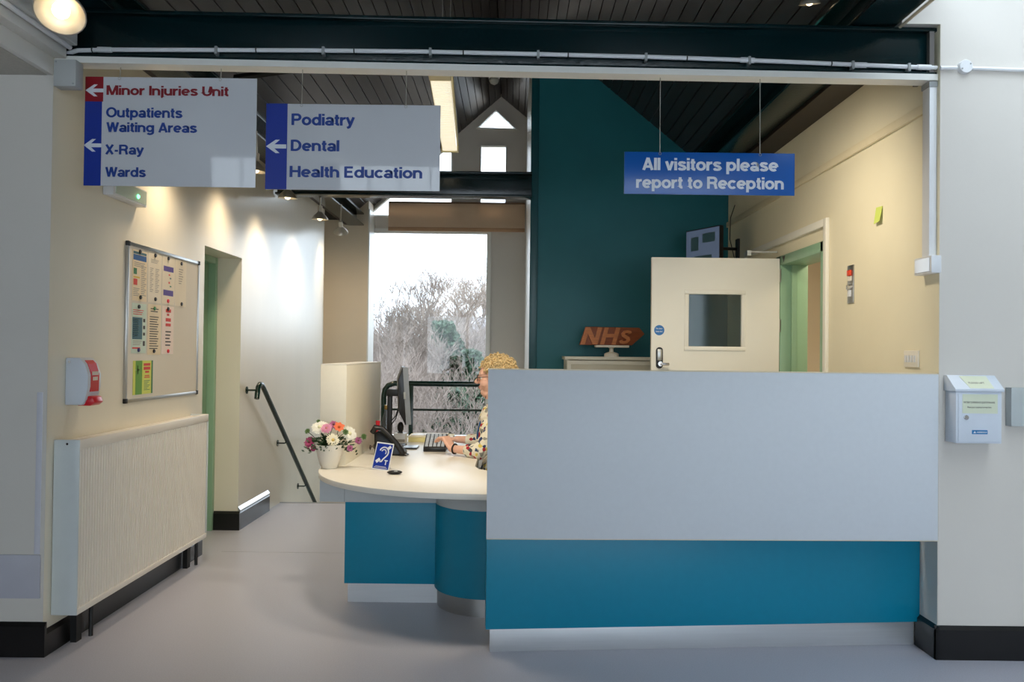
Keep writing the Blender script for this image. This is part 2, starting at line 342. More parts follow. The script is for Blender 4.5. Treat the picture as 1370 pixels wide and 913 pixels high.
# gable: wall made of members around the glass
def gp(px, py): p = atY(px, py, YG); return (p.x, p.z)
gx0, _ = gp(498,400); gx1, _ = gp(651,400)
zt = gp(575,313)[1]; zb = gp(575,582)[1]
tz = gp(560,291)[1]
cwx0, cwt = gp(643,195); cwx1, _ = gp(678,195)
lwx1, lwt = gp(605,203)
tri = [gp(637,172.5),gp(692,174),gp(663.5,147)]
W1 = [(gx0-.05,zb-.06),(gx1+.05,zb-.06),(gx1+.05,zt+.06),(gx0-.05,zt+.06)]
W2 = [gp(496,291),gp(606,291),gp(606,201),gp(592,201),gp(496,284)]; W2[0] = (W2[0][0],tz); W2[1] = (W2[1][0],tz)
W3 = [(cwx0,tz),(cwx1,tz),(cwx1,cwt),(cwx0,cwt)]
outer = [(-2.0,-2.3),(XTL,-2.3),(XTL,roofz(XTL)+.05),(RX,RZD+.05),(-2.0,roofz(-2.0)+.05)]
bm = bmesh.new(); eds = []
for lp_ in (outer,W1,W2,W3,tri):
    vv = [bm.verts.new((x,YG,z)) for x,z in lp_]; eds += [bm.edges.new((vv[k],vv[(k+1)%len(vv)])) for k in range(len(vv))]
bmesh.ops.triangle_fill(bm, edges=eds, use_beauty=True)
ex_ = bmesh.ops.extrude_face_region(bm, geom=bm.faces[:]); bmesh.ops.translate(bm, vec=(0,.1,0), verts=[g_ for g_ in ex_['geom'] if isinstance(g_, bmesh.types.BMVert)])
bmesh.ops.recalc_face_normals(bm, faces=bm.faces); me = bpy.data.meshes.new('wall_gable'); bm.to_mesh(me); bm.free(); me.materials.append(PALE)
wgo = bpy.data.objects.new('wall_gable', me); COL.objects.link(wgo); struct(wgo, 'pale gable wall around the tall stair window', 'wall')
def winframe(name, poly, wdt, label, parts=True, pane_only=False):
    """poly: (x,z) corners ccw; frame of mitred bars with glass pane"""
    t = thing(name, (poly[0][0], YG, poly[0][1]), label, 'window'); t['kind'] = 'structure'
    n = len(poly); cx = sum(p[0] for p in poly)/n; cz = sum(p[1] for p in poly)/n
    inner = []
    for i in range(n):
        p = V(poly[i]); a = (V(poly[i-1])-p).normalized(); b = (V(poly[(i+1)%n])-p).normalized(); bis = (a+b).normalized()
        s = math.sqrt(max(1e-4,(1-a.dot(b))/2)); inner.append(p+bis*(wdt/s))
    f = MB()
    for i in range(n):
        j = (i+1)%n
        q = [poly[i], poly[j], inner[j], inner[i]]
        f.prism([(x,YG-.035,z) for x,z in q],(0,.09,0))
    f.build('window_frame', WHITEP, t)
    MB().prism([(x,YG+.01,z) for x,z in inner],(0,.006,0)).build('pane', GLASS, t)
    return t
winframe('window_1', W1, .055, 'tall single-pane stair window looking onto bare trees')
winframe('window_2', W2, .02, 'sloping-topped upper window left of the small square one')
winframe('window_3', W3, .012, 'narrow upright upper window under the triangular pane')
winframe('window_4', tri, .012, 'small triangular window at the top of the gable')
struct(bx((-2.95,9.3,3.12),(XL,YG+.1,3.3)).build('ceiling_recess', BOARDB), 'dark ceiling over the stair recess', 'ceiling')

# sloping ceilings of stained boards
def slope_ceiling(name, xe, ze, label):
    d = V((xe-RX,0,ze-RZD)); L = d.length; d.normalize(); n = V((0,1,0)).cross(d); n = n if n.z > 0 else -n
    Y0, Y1 = -2.6, YG+.1
    a = V((RX,Y0,RZD))-d*.0; ext = L+.03 if xe < 0 else L*(1.87-RX)/(XR-RX)
    base = MB().prism([a-d*.14+n*.03, a+d*ext+n*.03, a+d*ext+n*.15, a-d*.14+n*.15],(0,Y1-Y0,0)).build(name, BOARDB); struct(base, label, 'ceiling')
    wd = .1; k = 0; me = None; pos = 0
    while pos+wd <= ext:
        p = a+d*pos
        if me is None:
            q = MB().prism([V((0,0,0))+n*.03, d*.003+n*.003, d*.007, d*(wd-.002), d*(wd-.002)+n*.03],(0,Y1-Y0,0))
            ob = q.build('plank', BOARD); me = ob.data; ob.location = p; ob.parent = base
        else:
            ob = bpy.data.objects.new('plank', me); COL.objects.link(ob); ob.location = p; ob.parent = base
        pos += wd
    return base
slope_ceiling('ceiling_left', XL, ZEL, 'left slope of the dark boarded ceiling')
slope_ceiling('ceiling_right', XR, ZER, 'right slope of the dark boarded ceiling')
# low lobby ceiling at top left
lc = bx((-6,-2.5,2.72),(XL-.03,YL,2.80)).build('ceiling_lobby', mat('ceiling_tile', (186,182,172), .8, nscale=60, namt=.08, bump=.2, bscale=120)); struct(lc, 'low pale tiled ceiling at the top left', 'ceiling')
bk = MB().box((XL-.03,.2,2.72),(XL+.0,YL,2.86)).box((XL-.03,.2,2.86),(XL+.11,YL-.0,3.12)).box((XL+.0,.2,2.80),(XL+.06,YL,2.86))
struct(bk.build('trim_3', WHITEP, bevel=.004), 'white painted bulkhead edge running towards the top left corner', 'trim')

# lobby behind the camera: glazed entrance wall and side walls
GX0, GX1, GZ0, GZ1 = -2.6, 3.6, .8, 2.7
lb_ = MB().box((-6,-2.7,0),(6,-2.5,GZ0)).box((-6,-2.7,GZ1),(6,-2.5,5)).box((-6,-2.7,GZ0),(GX0,-2.5,GZ1)).box((GX1,-2.7,GZ0),(6,-2.5,GZ1))
struct(lb_.build('wall_lobby_back', PALE), 'entrance wall behind the viewer with wide glazing', 'wall')
struct(bx((-6.2,-2.7,0),(-6,YL+.25,5)).build('wall_lobby_left', PALE), 'left lobby wall outside the view', 'wall'); struct(bx((6,-2.7,0),(6.2,YR+.22,5)).build('wall_lobby_right', PALE), 'right lobby wall outside the view', 'wall')
struct(bx((3.2,-2.5,4.2),(6,YR,4.3)).build('ceiling_lobby_right', PALE), 'pale ceiling over the right of the lobby', 'ceiling')
we = thing('window_5', (-4.2,-2.6,.5), 'wide entrance glazing behind the viewer', 'window'); we['kind'] = 'structure'
for k in range(6): bx((GX0+(GX1-GX0-.08)*k/5,-2.63,GZ0),(GX0+.08+(GX1-GX0-.08)*k/5,-2.57,GZ1)).build('mullion', WHITEP, we)
bx((GX0,-2.605,GZ0),(GX1,-2.6,GZ1)).build('pane', GLASS, we)
# skirtings
def skirt(name, a, b, h, side, label, mt=BLACK, t=.018, parent=None):
    """a,b: (x,y) ends on the wall face, side: outward normal (x,y)"""
    s = V((side[0],side[1],0)); A = V((a[0],a[1],0)); B = V((b[0],b[1],0))
    q = MB().prism([A, A+s*t, A+s*t+V((0,0,h-.018)), A+s*.004+V((0,0,h)), A+V((0,0,h))], B-A)
    o = q.build(name, mt); struct(o, label, 'skirting'); return o
skirt('baseboard_left_front', (-6,YL), (XL+.018,YL), .16, (0,-1), 'black vinyl skirting on the left wall end')
skirt('baseboard_left', (XL,YL), (XL,YD0), .12, (1,0), 'black vinyl skirting under the radiator')
skirt('baseboard_left_back', (XL,YD1), (XL,7.42), .15, (1,0), 'black vinyl skirting beside the stair head')
skirt('baseboard_recess', (XL-.19,YD1), (XL+.018,YD1), .15, (0,-1), 'black vinyl skirting on the doorway recess')
skirt('baseboard_right_front', (XR-.018,YR), (6,YR), .16, (0,-1), 'black vinyl skirting under the letterbox wall')
skirt('baseboard_right', (XR,YR-.018), (XR,4.16), .16, (-1,0), 'black vinyl skirting on the right wall return')
q = MB().prism([(XL,YD1,.15),(XL+.02,YD1,.15),(XL+.02,YD1,.158),(XL,YD1,.185)],(0,7.42-YD1,0)).build('trim_4', SILVER); struct(q, 'pale capping strip on the skirting by the stair head', 'trim')

# ------------------------------------------------------------------ steelwork
def ibeam(name, p0, p1, h, wd, label, mt=GREEN, tf=.018, tw=.014):
    """I section from p0 to p1 (bottom centre line)"""
    p0 = V(p0); p1 = V(p1); d = (p1-p0).normalized(); s = V((-d.y,d.x,0)); z = V((0,0,1))
    t = thing(name, p0, label, 'beam')
    def bar(a, b, z0, z1, nm):
        MB().prism([p0+s*a+z*z0, p0+s*b+z*z0, p0+s*b+z*z1, p0+s*a+z*z1], p1-p0).build(nm, mt, t, bevel=.003)
    bar(-wd/2, wd/2, 0, tf, 'bottom_flange'); bar(-wd/2, wd/2, h-tf, h, 'top_flange'); bar(-tw/2, tw/2, tf, h-tf, 'web')
    return t
BL = V((XL-.02, YL+.053, 2.81)); BR = V((XR+.03, YR+.068, 2.81))
fb = ibeam('steel_beam', BL, BR, .235, .076, 'dark green steel beam spanning the opening above the signs')
for (x,l) in ((XR-.02,0),): MB().box((XR-.035,YR+.03,2.81),(XR-.012,YR+.2,3.045)).build('end_plate', mat('grey_brown_steel', (96,92,88), .5), fb)
tieY = 7.5
ibeam('steel_beam', (XL+.02,tieY,2.845), (XTL+.0,tieY,2.845), .225, .16, 'dark green cross beam at the stair head behind the podiatry sign')
ibeam('steel_beam', (-2.02,.4,3.05), (-2.02,YB,3.05), .16, .2, 'dark green beam along the left eaves above the spotlights')
ibeam('steel_beam', (1.74,.4,3.05), (1.74,YT,3.05), .2, .22, 'dark green beam along the right eaves')
tag(bx((1.86,YR+.23,3.035),(XR,YT,3.2)).build('soffit_board', mat('brown_soffit_board', (44,34,28), .5, nscale=6, namt=.15, stretch=(1,.1,1))), 'dark brown soffit board along the right eaves', 'board')
tag(bx((-2.17,YL+.2,3.06),(-2.125,YB,3.075)).build('soffit_board', MATS['brown_soffit_board']), 'narrow dark brown soffit board along the left eaves', 'board')
tag(MB().tube([(1.868,.5,3.045),(1.868,YT,3.045)], .008, 6).build('cable', mat('cream_cable', (214,200,170), .5)), 'cream cable run along the edge of the right eaves beam', 'cable')
# roof tie bracing above the left slope
bz = MB().tube([(-1.9,5.6,roofz(-1.9)-.05),(-.45,8.4,roofz(-.45)-.05)], .025, 6).build('roof_brace', BLKM, smooth=True); tag(bz, 'thin black diagonal brace across the left ceiling slope', 'brace')

# white strip under the beam
def on_beam(t): return BL.lerp(BR, t)
dirb = (BR-BL).normalized(); nb = V((dirb.y,-dirb.x,0))   # towards the camera
front = nb*.038
tr = MB().prism([BL+front+V((0,0,-.026)), BL+front+nb*.012+V((0,0,-.026)), BL+front+nb*.012+V((0,0,0.004)), BL+front+V((0,0,.004))], BR-BL)
tr.prism([BL+front+V((0,0,-.026)), BL-front+V((0,0,-.026)), BL-front+V((0,0,-.020)), BL+front+V((0,0,-.020))], BR-BL)
trs = tr.build('trim_5', WHITEP); struct(trs, 'white strip along the underside of the green steel beam', 'trim')
# conduit
def cpt(px, py, dy=.02):
    yy = YL+.02+(YR-YL)*((px-100)/1150); p = atY(px, py, yy-dy+.03); return p
cd = thing('cable_conduit', cpt(110,68), 'white plastic conduit clipped along the green steel beam', 'conduit')
pts = [(72,76),(88,72),(104,67.5),(150,66.5),(300,67),(420,67.5),(560,69),(720,72.5),(880,76.5),(1000,80.5),(1130,86),(1215,89.5),(1258,91)]
MB().tube([cpt(*p) for p in pts], .0105, 8).build('pipe', PVC, cd, smooth=True)
for px, py in [(140,66.5),(1000,80.5),(1150,87),(1236,90)]: MB().tube([cpt(px-9,py-.2),cpt(px+9,py+.3)], .0135, 8).build('coupler', PVC, cd, smooth=True)
for px, py in [(290,67),(433,67.5),(576,69.2),(720,72.5),(864,76),(1002,80.5),(1140,86.5),(1215,89.5)]:
    p = cpt(px,py); bx(p+V((-.006,-.016,-.024)),p+V((.006,.016,.014))).build('clip', PVCG, cd)
for px, py in [(124,66.8),(343,67.2),(474,68),(620,70.5),(760,73.5),(919,77.8),(1112,85.3)]:
    p = cpt(px,py); MB().tube([p+V((-.003,0,0)),p+V((.003,0,0))], .0125, 8).build('cable_tie', BLK, cd)
# junction and wall conduit at right
jc = thing('junction_box', atY(1289,91,YR), 'round white junction box on the wall right of the beam end', 'junction box')
p = atY(1289,91,YR)
MB().lathe([(.033,0),(.033,.022),(.030,.026)], p+V((0,-.001,0)), 20, (0,-1,0)).build('box', PVC, jc, smooth=True)
for s in (-1,1): MB().lathe([(.004,0),(.004,.002)], p+V((s*.02,-.027,s*.012)), 8, (0,-1,0)).build('screw', PVCG, jc)
wc = MB().tube([atY(1258,91,YR-.016), atY(1280,91,YR-.016)], .0105, 8).tube([atY(1299,91.5,YR-.016), atY(1900,112,YR-.016)], .0095, 8).build('cable_conduit', PVC, smooth=True)
tag(wc, 'white conduit on the wall either side of the round junction box', 'conduit')
# conduit on the lobby bulkhead and corner box
q = MB().tube([(XL+.085,.4,2.845),(XL+.085,YL-.02,2.845)], .012, 8).build('cable_conduit', PVC, smooth=True); tag(q, 'white conduit running along the bulkhead at top left', 'conduit')
gb = thing('adaptable_box', (XL+.09,YL-.03,2.69), 'square grey junction box in the top left corner of the opening', 'junction box')
a = atY(78,83,YL-.03); b = atY(107,119,YL-.03)
bx((a.x,YL-.001,b.z),(b.x,YL-.07,a.z)).build('box', mat('pale_grey_box', (176,178,176), .5), gb, bevel=.004)
for (x,z) in ((a.x+.012,a.z-.012),(b.x-.012,b.z+.012)): MB().lathe([(.004,0),(.004,.003)], (x,YL-.07,z), 8, (0,-1,0)).build('screw', PVCG, gb)
# vertical trunking at right wall and switch box
tk = thing('trunking', (XR-.02,4.05,2.0), 'white vertical trunking down the right wall to a fused spur', 'trunking')
xx = XR-.036
a = atX(1237,118,xx); ya = a.y
bx((xx,ya-.05,1.93),(XR,ya+.02,2.78)).build('cover', PVC, tk, bevel=.002)
bx((xx-.004,ya-.055,2.755),(XR,ya+.025,2.78)).build('coupler', PVCG, tk)
sb = thing('fused_spur', (XR,ya,1.85), 'white square spur box at the foot of the trunking', 'switch')
bx((XR-.05,ya-.1,1.845),(XR,ya+.07,1.93)).build('box', PVC, sb, bevel=.005)
bx((XR-.053,ya-.085,1.855),(XR-.05,ya+.055,1.92)).build('face_plate', SIGNW, sb)
# dado trunking rail on the right wall, high level
rl = MB()
a = atX(1228,150,XR); b = atX(1062,242,XR)
zt2 = (a.z+b.z)/2
rl.box((XR-.018,YR+.12,zt2-.05),(XR,YT,zt2)); tag(rl.build('wall_trunking', mat('cream_trunking', (226,214,182), .45), bevel=.003), 'cream horizontal trunking high along the right wall', 'trunking')

# ------------------------------------------------------------------ hanging signs
def sign_board(name, tl, br, y, label, board, hang, zhang):
    a = atY(*tl, y); b = atY(*br, y)
    t = thing(name, (a.x,y,b.z), label, 'sign')
    o = bx((a.x,y,b.z),(b.x,y+.006,a.z)).build('board', board, t, bevel=.0008)
    for hx in hang:
        h = atY(hx, tl[1], y)
        MB().tube([(h.x,y+.003,a.z-.008),(h.x,y+.01,zhang)], .0022, 5).build('hanging_wire', WIRE, t)
        MB().tube([(h.x+.006*math.cos(k),y-.002,a.z-.008+.006*math.sin(k)) for k in [q*PI/4 for q in range(8)]], .0012, 4, True).build('ring', WIRE, t)
    return t, a, b
def put_text(t, body, px0, px1, base, capy, y, mt, nm='lettering'):
    """fit a line of text between two pixel columns; base and capy are the pixel rows of baseline and capital top"""
    a = atY(px0, base, y); b = atY(px1, base, y); c = atY(px0, capy, y)
    ws = stroke_text(body); W = ws[-1][2]; k = (b.x-a.x)/W; h = c.z-a.z
    for g, _, _ in ws:
        g.v = [V((a.x+v.x*k, y+v.y, a.z+v.z*h)) for v in g.v]; g.build('word', mt, t)
def arrow(t, px, py, wpx, hpx, y, mt):
    c = atY(px, py, y); s = y/F; w_ = wpx*s/2; h = hpx*s/2; st_ = h*.30
    P = [(-w_,0),(-w_*.05,h),(w_*.35,h),(-w_*.18,st_),(w_,st_),(w_,-st_),(-w_*.18,-st_),(w_*.35,-h),(-w_*.05,-h)]
    MB().prism([(c.x+x,y-.0012,c.z+z) for x,z in P],(0,.0012,0)).build('arrow', mt, t)
ys = 3.93
s1, a, b = sign_board('hanging_sign', (114.5,102.5), (341.5,251), ys, 'large white hanging sign listing Minor Injuries Unit, Outpatients, X-Ray and Wards', SIGNW, (160,295), 2.79)
c = atY(138,136,ys)
bx((a.x,ys-.0012,c.z),(c.x,ys,a.z)).build('red_panel', SIGNR, s1)
bx((a.x,ys-.0012,b.z),(c.x-.005,ys,c.z)).build('blue_panel', SIGNB, s1)
yt_ = ys-.0013
put_text(s1,'Minor Injuries Unit',142.5,306,127,114.2,yt_,TXR); put_text(s1,'Outpatients',142,244,157,143.5,yt_,TXB); put_text(s1,'Waiting Areas',142.5,263.5,176.5,163.5,yt_,TXB)
put_text(s1,'X-Ray',141,192,206.5,193.5,yt_,TXB); put_text(s1,'Wards',141,195,236.5,223.5,yt_,TXB)
arrow(s1,126.5,121,24,16,yt_,TXW); arrow(s1,124,194.5,24,17,yt_,TXW)
s2, a, b = sign_board('hanging_sign', (356.5,138.5), (588,256), ys, 'white hanging sign listing Podiatry, Dental and Health Education', SIGNW, (403.5,543), 2.79)
c = atY(384,200,ys)
bx((a.x,ys-.0012,b.z),(c.x,ys,a.z)).build('blue_panel', SIGNB, s2)
put_text(s2,'Podiatry',390,474,167.5,152,yt_,TXB); put_text(s2,'Dental',389,454,202,187,yt_,TXB); put_text(s2,'Health Education',387.5,565,237,222,yt_,TXB)
arrow(s2,369.5,196,27,18,yt_,TXW)
ys3 = 3.99
s3, a, b = sign_board('hanging_sign', (835.5,203), (1063,262), ys3, 'blue hanging sign asking all visitors to report to Reception', SIGNM, (883,1017), 2.79)
yt_ = ys3-.0003
put_text(s3,'All visitors please',859.5,1041,227.5,211,yt_,TXW); put_text(s3,'report to Reception',851,1048.5,251.5,235.5,yt_,TXW)

# ------------------------------------------------------------------ reception counter
def quad_panel(name, mt, parent, lx, ly, rx, ry, z0, z1, th, bevel=.002):
    A = V((lx,ly,0)); B = V((rx,ry,0)); d = (B-A).normalized(); n = V((-d.y,d.x,0))
    return MB().prism([A+V((0,0,z0)),A+V((0,0,z1)),A+n*th+V((0,0,z1)),A+n*th+V((0,0,z0))], B-A).build(name, mt, parent, bevel=bevel)
ct = thing('reception_counter', (.95,4.1,0), 'high reception counter with white front panel over petrol blue base', 'counter')
YW0, YW1 = 3.885, 3.955
lx = atY(652,600,YW0).x; rx = atY(1255.5,600,YW1).x
Z1 = 1.363; Z0 = .566
quad_panel('front_panel', LAMW, ct, lx, YW0, rx, YW1, Z0, Z1-.004, .05)
quad_panel('edge_band', EDGE, ct, lx, YW0-.0005, rx, YW1-.0005, Z1-.004, Z1, .052, 0)
quad_panel('edge_band', EDGE, ct, lx, YW0-.0005, rx, YW1-.0005, Z0-.003, Z0, .052, 0)
quad_panel('top_board', LAMW, ct, lx, YW0+.05, XR-.003, YW1+.055, Z0, Z1-.001, .09)
bl = atY(650.5,780,3.945).x
quad_panel('base_panel', LAMB, ct, bl, 3.945, XR-.004, 4.135, .122, Z0, .06)
kl = atY(655,850,3.99).x
quad_panel('kickboard', KICK, ct, kl, 3.99, XR-.02, 4.16, .0, .122, .03)
quad_panel('back_panel', LAMG, ct, lx+.02, 4.02, XR-.004, 4.2, 0.0, .70, .04)

# ------------------------------------------------------------------ curved reception desk
DZ = .735
dk = thing('reception_desk', (-.6,5.0,0), 'curved white reception desk with petrol blue base and raised side screen', 'desk')
cx, cy = -.14, 5.12
outline = []
for k in range(0, 25):
    a = math.radians(90*k/24); outline.append((cx-1.012*math.sin(a)**.92, cy-1.003*math.cos(a)**.92 if k < 24 else cy))
outline += [(-1.19,5.2),(-1.19,6.78),(-.22,6.78),(-.22,5.12),(-.19,5.0),(-.08,4.88),(.1,4.82),(XR-.01,4.82),(XR-.01,4.32),(1.2,4.19),(.2,4.125)]
wt = MB().prism([(x,y,DZ-.03) for x,y in outline],(0,0,.03)).build('worktop', DESKW, dk, bevel=.002)
# apron, base, plinth
bx((-1.085,4.72,.578),(-.15,4.74,DZ-.03)).build('apron', LAMG, dk); bx((-.945,4.718,.578),(-.942,4.72,DZ-.03)).build('joint', PVCG, dk)
bx((-.94,4.725,.115),(-.15,5.0,.578)).build('base_panel', LAMB, dk, bevel=.002)
bx((-.925,4.76,0),(-.2,4.99,.115)).build('plinth', KICK, dk)
def arc_wall(c, r, z0, z1, nm, mt, th=.02, a0=95, a1=270):
    m_ = MB(); P = [(c[0]+r*math.cos(math.radians(t)), c[1]+r*math.sin(math.radians(t))) for t in range(a0, a1+1, 5)]
    return MB().prism([(x,y,z0) for x,y in P]+[(c[0],c[1]+.0,z0)],(0,0,z1-z0)).build(nm, mt, dk, smooth=True)
cc = (-.125,4.795)
arc_wall(cc,.305,.575,DZ-.031,'column_band',LAMG); arc_wall(cc,.307,.10,.576,'column',LAMB); arc_wall(cc,.29,0,.10,'column_plinth',SILVER)
# raised side screen on the worktop
up = bx((-1.175,5.09,DZ),(-1.015,6.42,1.352)).build('side_screen', mat('cream_white_laminate', (232,226,208), .5, nscale=30, namt=.015), dk, bevel=.002)
bx((-1.176,5.089,1.352),(-1.014,6.421,1.357)).build('screen_cap', DESKW, up)
bx((-1.16,6.55,0),(-1.1,6.75,DZ-.03)).build('desk_leg', LAMG, dk); bx((-.32,6.55,0),(-.26,6.75,DZ-.03)).build('desk_leg', LAMG, dk)
bx((-.9,5.0,0.0),(-.86,6.5,DZ-.03)).build('modesty_panel', LAMG, dk); bx((XR-.1,4.4,0),(XR-.04,4.8,DZ-.03)).build('desk_leg', LAMG, dk)

# ------------------------------------------------------------------ radiator cabinet
xr_ = -2.045
ra = atX(107,592,xr_); rb = atX(279,552,xr_); y0r, y1r = 3.935, rb.y
zt_ = (ra.z+rb.z)/2; zb_ = (atX(105,829,xr_).z+atX(279,713,xr_).z)/2
rd = thing('radiator', (-2.1,y0r,0), 'long white ribbed radiator cabinet below the whiteboard', 'radiator')
RADM = mat('radiator_cream_enamel', (232,225,213), .4, nscale=5, namt=.03); RADG = mat('radiator_end_enamel', (206,212,212), .4)
bx((XL+.002,y0r,zb_),(xr_-.012,y1r,zt_-.02)).build('body', RADM, rd)
bx((XL+.002,y0r-.006,zb_),(xr_,y0r,zt_)).build('end_cover', RADG, rd, bevel=.003)
bx((XL+.002,y1r,zb_),(xr_,y1r+.006,zt_)).build('end_cover', RADG, rd, bevel=.003)
MB().lathe([(.006,0),(.004,.003)], (xr_-.06,y0r-.006,zt_-.02), 8, (0,-1,0)).build('screw', BLK, rd)
tp = bx((xr_-.03,y0r,zt_-.05),(xr_,y1r,zt_)).build('top_rail', RADM, rd, bevel=.003)
bx((xr_-.012,y0r,zb_),(xr_,y1r,zb_+.03)).build('bottom_rail', RADM, rd, bevel=.002)
n = 62; dy = (y1r-y0r-.02)/n; me = None
for k in range(n):
    yy = y0r+.01+dy*k
    if me is None:
        o = MB().prism([(0,0,0),(.009,dy*.18,0),(.009,dy*.62,0),(0,dy*.8,0)],(0,0,zt_-zb_-.08)).build('rib', RADM, rd, local=True); me = o.data
    else:
        o = bpy.data.objects.new('rib', me); COL.objects.link(o); o.parent = rd
    o.location = V((xr_-.012,yy,zb_+.03))-rd.location
for k in range(4): bx((XL+.01+.028*k,y0r+.01,zt_-.02),(XL+.028+.028*k,y1r-.01,zt_-.012)).build('top_grille_bar', RADM, rd)
for yy in (y0r+.12,y1r-.16):
    bx((XL+.03,yy,0),(XL+.06,yy+.05,zb_)).build('foot', BLKM, rd)
    MB().tube([(XL+.08,yy+.1,zb_+.02),(XL+.08,yy+.1,.0)], .011, 8).build('pipe', BLKM, rd)

# ------------------------------------------------------------------ whiteboard, papers and magnets
xw = XL+.016
A = atX(172,323,xw); B = atX(267,350,xw); C = atX(167.5,540,xw); D = atX(265,527,xw)
y0w, y1w = (A.y+C.y)/2, (B.y+D.y)/2; ztw = (A.z+B.z)/2; zbw = (C.z+D.z)/2
wbd = thing('whiteboard', (XL,y0w,zbw), 'wall-mounted whiteboard with aluminium frame covered in notices', 'whiteboard')
bx((XL,y0w+.008,zbw+.008),(xw-.006,y1w-.008,ztw-.008)).build('board', mat('glossy_white_enamel', (222,214,198), .12, spec=.5, nscale=4, namt=.01), wbd)
fw = .02
bx((XL,y0w,ztw-fw),(xw,y1w,ztw)).build('frame_bar', SILVER, wbd, bevel=.002); bx((XL,y0w,zbw),(xw,y1w,zbw+fw)).build('frame_bar', SILVER, wbd, bevel=.002)
bx((XL,y0w,zbw+fw),(xw,y0w+fw,ztw-fw)).build('frame_bar', SILVER, wbd, bevel=.002); bx((XL,y1w-fw,zbw+fw),(xw,y1w,ztw-fw)).build('frame_bar', SILVER, wbd, bevel=.002)
for yy in (y0w-.003,y1w-.023):
    for zz in (ztw-.025,zbw-.003): bx((XL,yy,zz),(xw+.003,yy+.028,zz+.028)).build('corner_cap', BLKM, wbd, bevel=.004)
xp = xw-.0055
def notice(px0, px1, pt0, pb0, label, paper, prints, tilt=0):
    """px0/px1 columns of the two side edges, pt0/pb0 rows of the near edge's top and bottom; prints: (u0,u1,v0,v1,mat) in page fractions"""
    a = atX(px0, pt0, xp); b = atX(px0, pb0, xp); c = atX(px1, pt0, xp)
    t = thing('notice', (xp,a.y,b.z), label, 'notice', 'notices on the whiteboard')
    H = a.z-b.z; W = c.y-a.y
    bx((xp,a.y,b.z),(xp+.0008,c.y,a.z)).build('sheet', paper, t)
    for (u0,u1,v0,v1,mt) in prints:
        bx((xp+.0008,a.y+W*u0,a.z-H*v1),(xp+.0011,a.y+W*u1,a.z-H*v0)).build('print', mt, t)
    return t
PCR = mat('cream_sheet', (224,206,172), .5, spec=.4); PPK = mat('pinkish_white_sheet', (232,214,202), .6); PBL = mat('pale_aqua_sheet', (196,212,198), .6)
PLM = mat('lime_sheet', (206,212,92), .55); PGR = mat('leaf_green_print', (98,150,52), .6)
BLUE = mat('blue_print', (48,92,150), .6); PUR = mat('violet_print', (84,66,140), .6); REDP = mat('red_print', (206,66,56), .6); GRNP = mat('green_print', (60,120,80), .6); SLT = mat('slate_print', (66,104,116), .6); YEL = mat('yellow_print', (214,180,60), .6); SHINY = mat('plastic_pocket', (236,226,206), .1, spec=.6)
L = lambda v0, n, s, u0=.12, u1=.85, mt=GREY: [(u0, u1-.12*((k*7)%3)/2, v0+k*s, v0+k*s+s*.38, mt) for k in range(n)]
notice(177.5,197,333,402,'notice with blue heading and green and red bars, top left of whiteboard',PCR,[(.05,.95,.03,.08,SLT),(.05,.95,.09,.20,BLUE),(.08,.3,.36,.48,GRNP),(.08,.5,.52,.55,YEL),(.08,.34,.57,.69,REDP)]+L(.24,3,.035)+L(.75,5,.035,.08,.5)+L(.3,16,.038,.6,.95))
notice(198.5,216,337.5,404.5,'plain cream notice, second of the top row on whiteboard',SHINY,L(.12,3,.03,.2,.8)+L(.3,14,.036,.15,.4)+L(.3,14,.036,.55,.85))
notice(217.5,234,342,406.5,'notice with violet bands and coloured icons, third of the top row on whiteboard',SHINY,[(.1,.9,.2,.31,PUR),(.1,.9,.7,.82,PUR),(.5,.62,.36,.39,REDP),(.6,.72,.43,.46,SLT),(.5,.62,.52,.56,REDP),(.6,.74,.6,.63,GRNP)])
notice(235,249.5,346,409.5,'shiny plastic-pocket notice, rightmost of the top row on whiteboard',SHINY,L(.2,5,.05,.3,.7)+L(.45,2,.05,.3,.6))
notice(176.5,196,405,473,'pale aqua notice with slate panel, left of the second row on whiteboard',PBL,[(.05,.72,.28,.72,SLT),(.78,.92,.3,.37,INK),(.78,.92,.44,.51,INK),(.78,.92,.58,.64,INK),(.78,.92,.75,.85,INK),(.06,.6,.88,.91,REDP)]+L(.13,3,.04,.08,.8,REDP)+L(.32,9,.04,.1,.5,PBL)+L(.75,3,.035,.1,.7))
notice(198,215.5,406.5,475,'cream letter with dark lines of text, middle of the second row on whiteboard',PCR,L(.08,2,.05,.2,.8,INK)+L(.24,14,.048,.14,.82,INK))
notice(217,232.5,409,474,'pinkish notice with red lettering, right of the second row on whiteboard',PPK,[(.3,.75,.06,.13,REDP),(.4,.6,.16,.2,REDP),(.3,.75,.25,.32,REDP),(.3,.75,.36,.42,REDP)]+L(.52,5,.07,.3,.78,INK))
notice(178,204.5,483,529,'lime green poster with dark green stripes at the bottom of whiteboard',PLM,[(.0,.1,0,1,PLM),(.12,.45,0,1,PGR),(.92,1,0,1,GRNP),(.52,.86,.08,.16,REDP),(.52,.86,.19,.28,REDP),(.6,.8,.31,.37,REDP),(.58,.82,.44,.47,REDP),(.56,.84,.49,.52,REDP),(.2,.3,.25,.29,PAPER),(.05,.4,.265,.275,PAPER),(.21,.25,.15,.4,PAPER)]+L(.6,7,.045,.55,.85,GRNP))
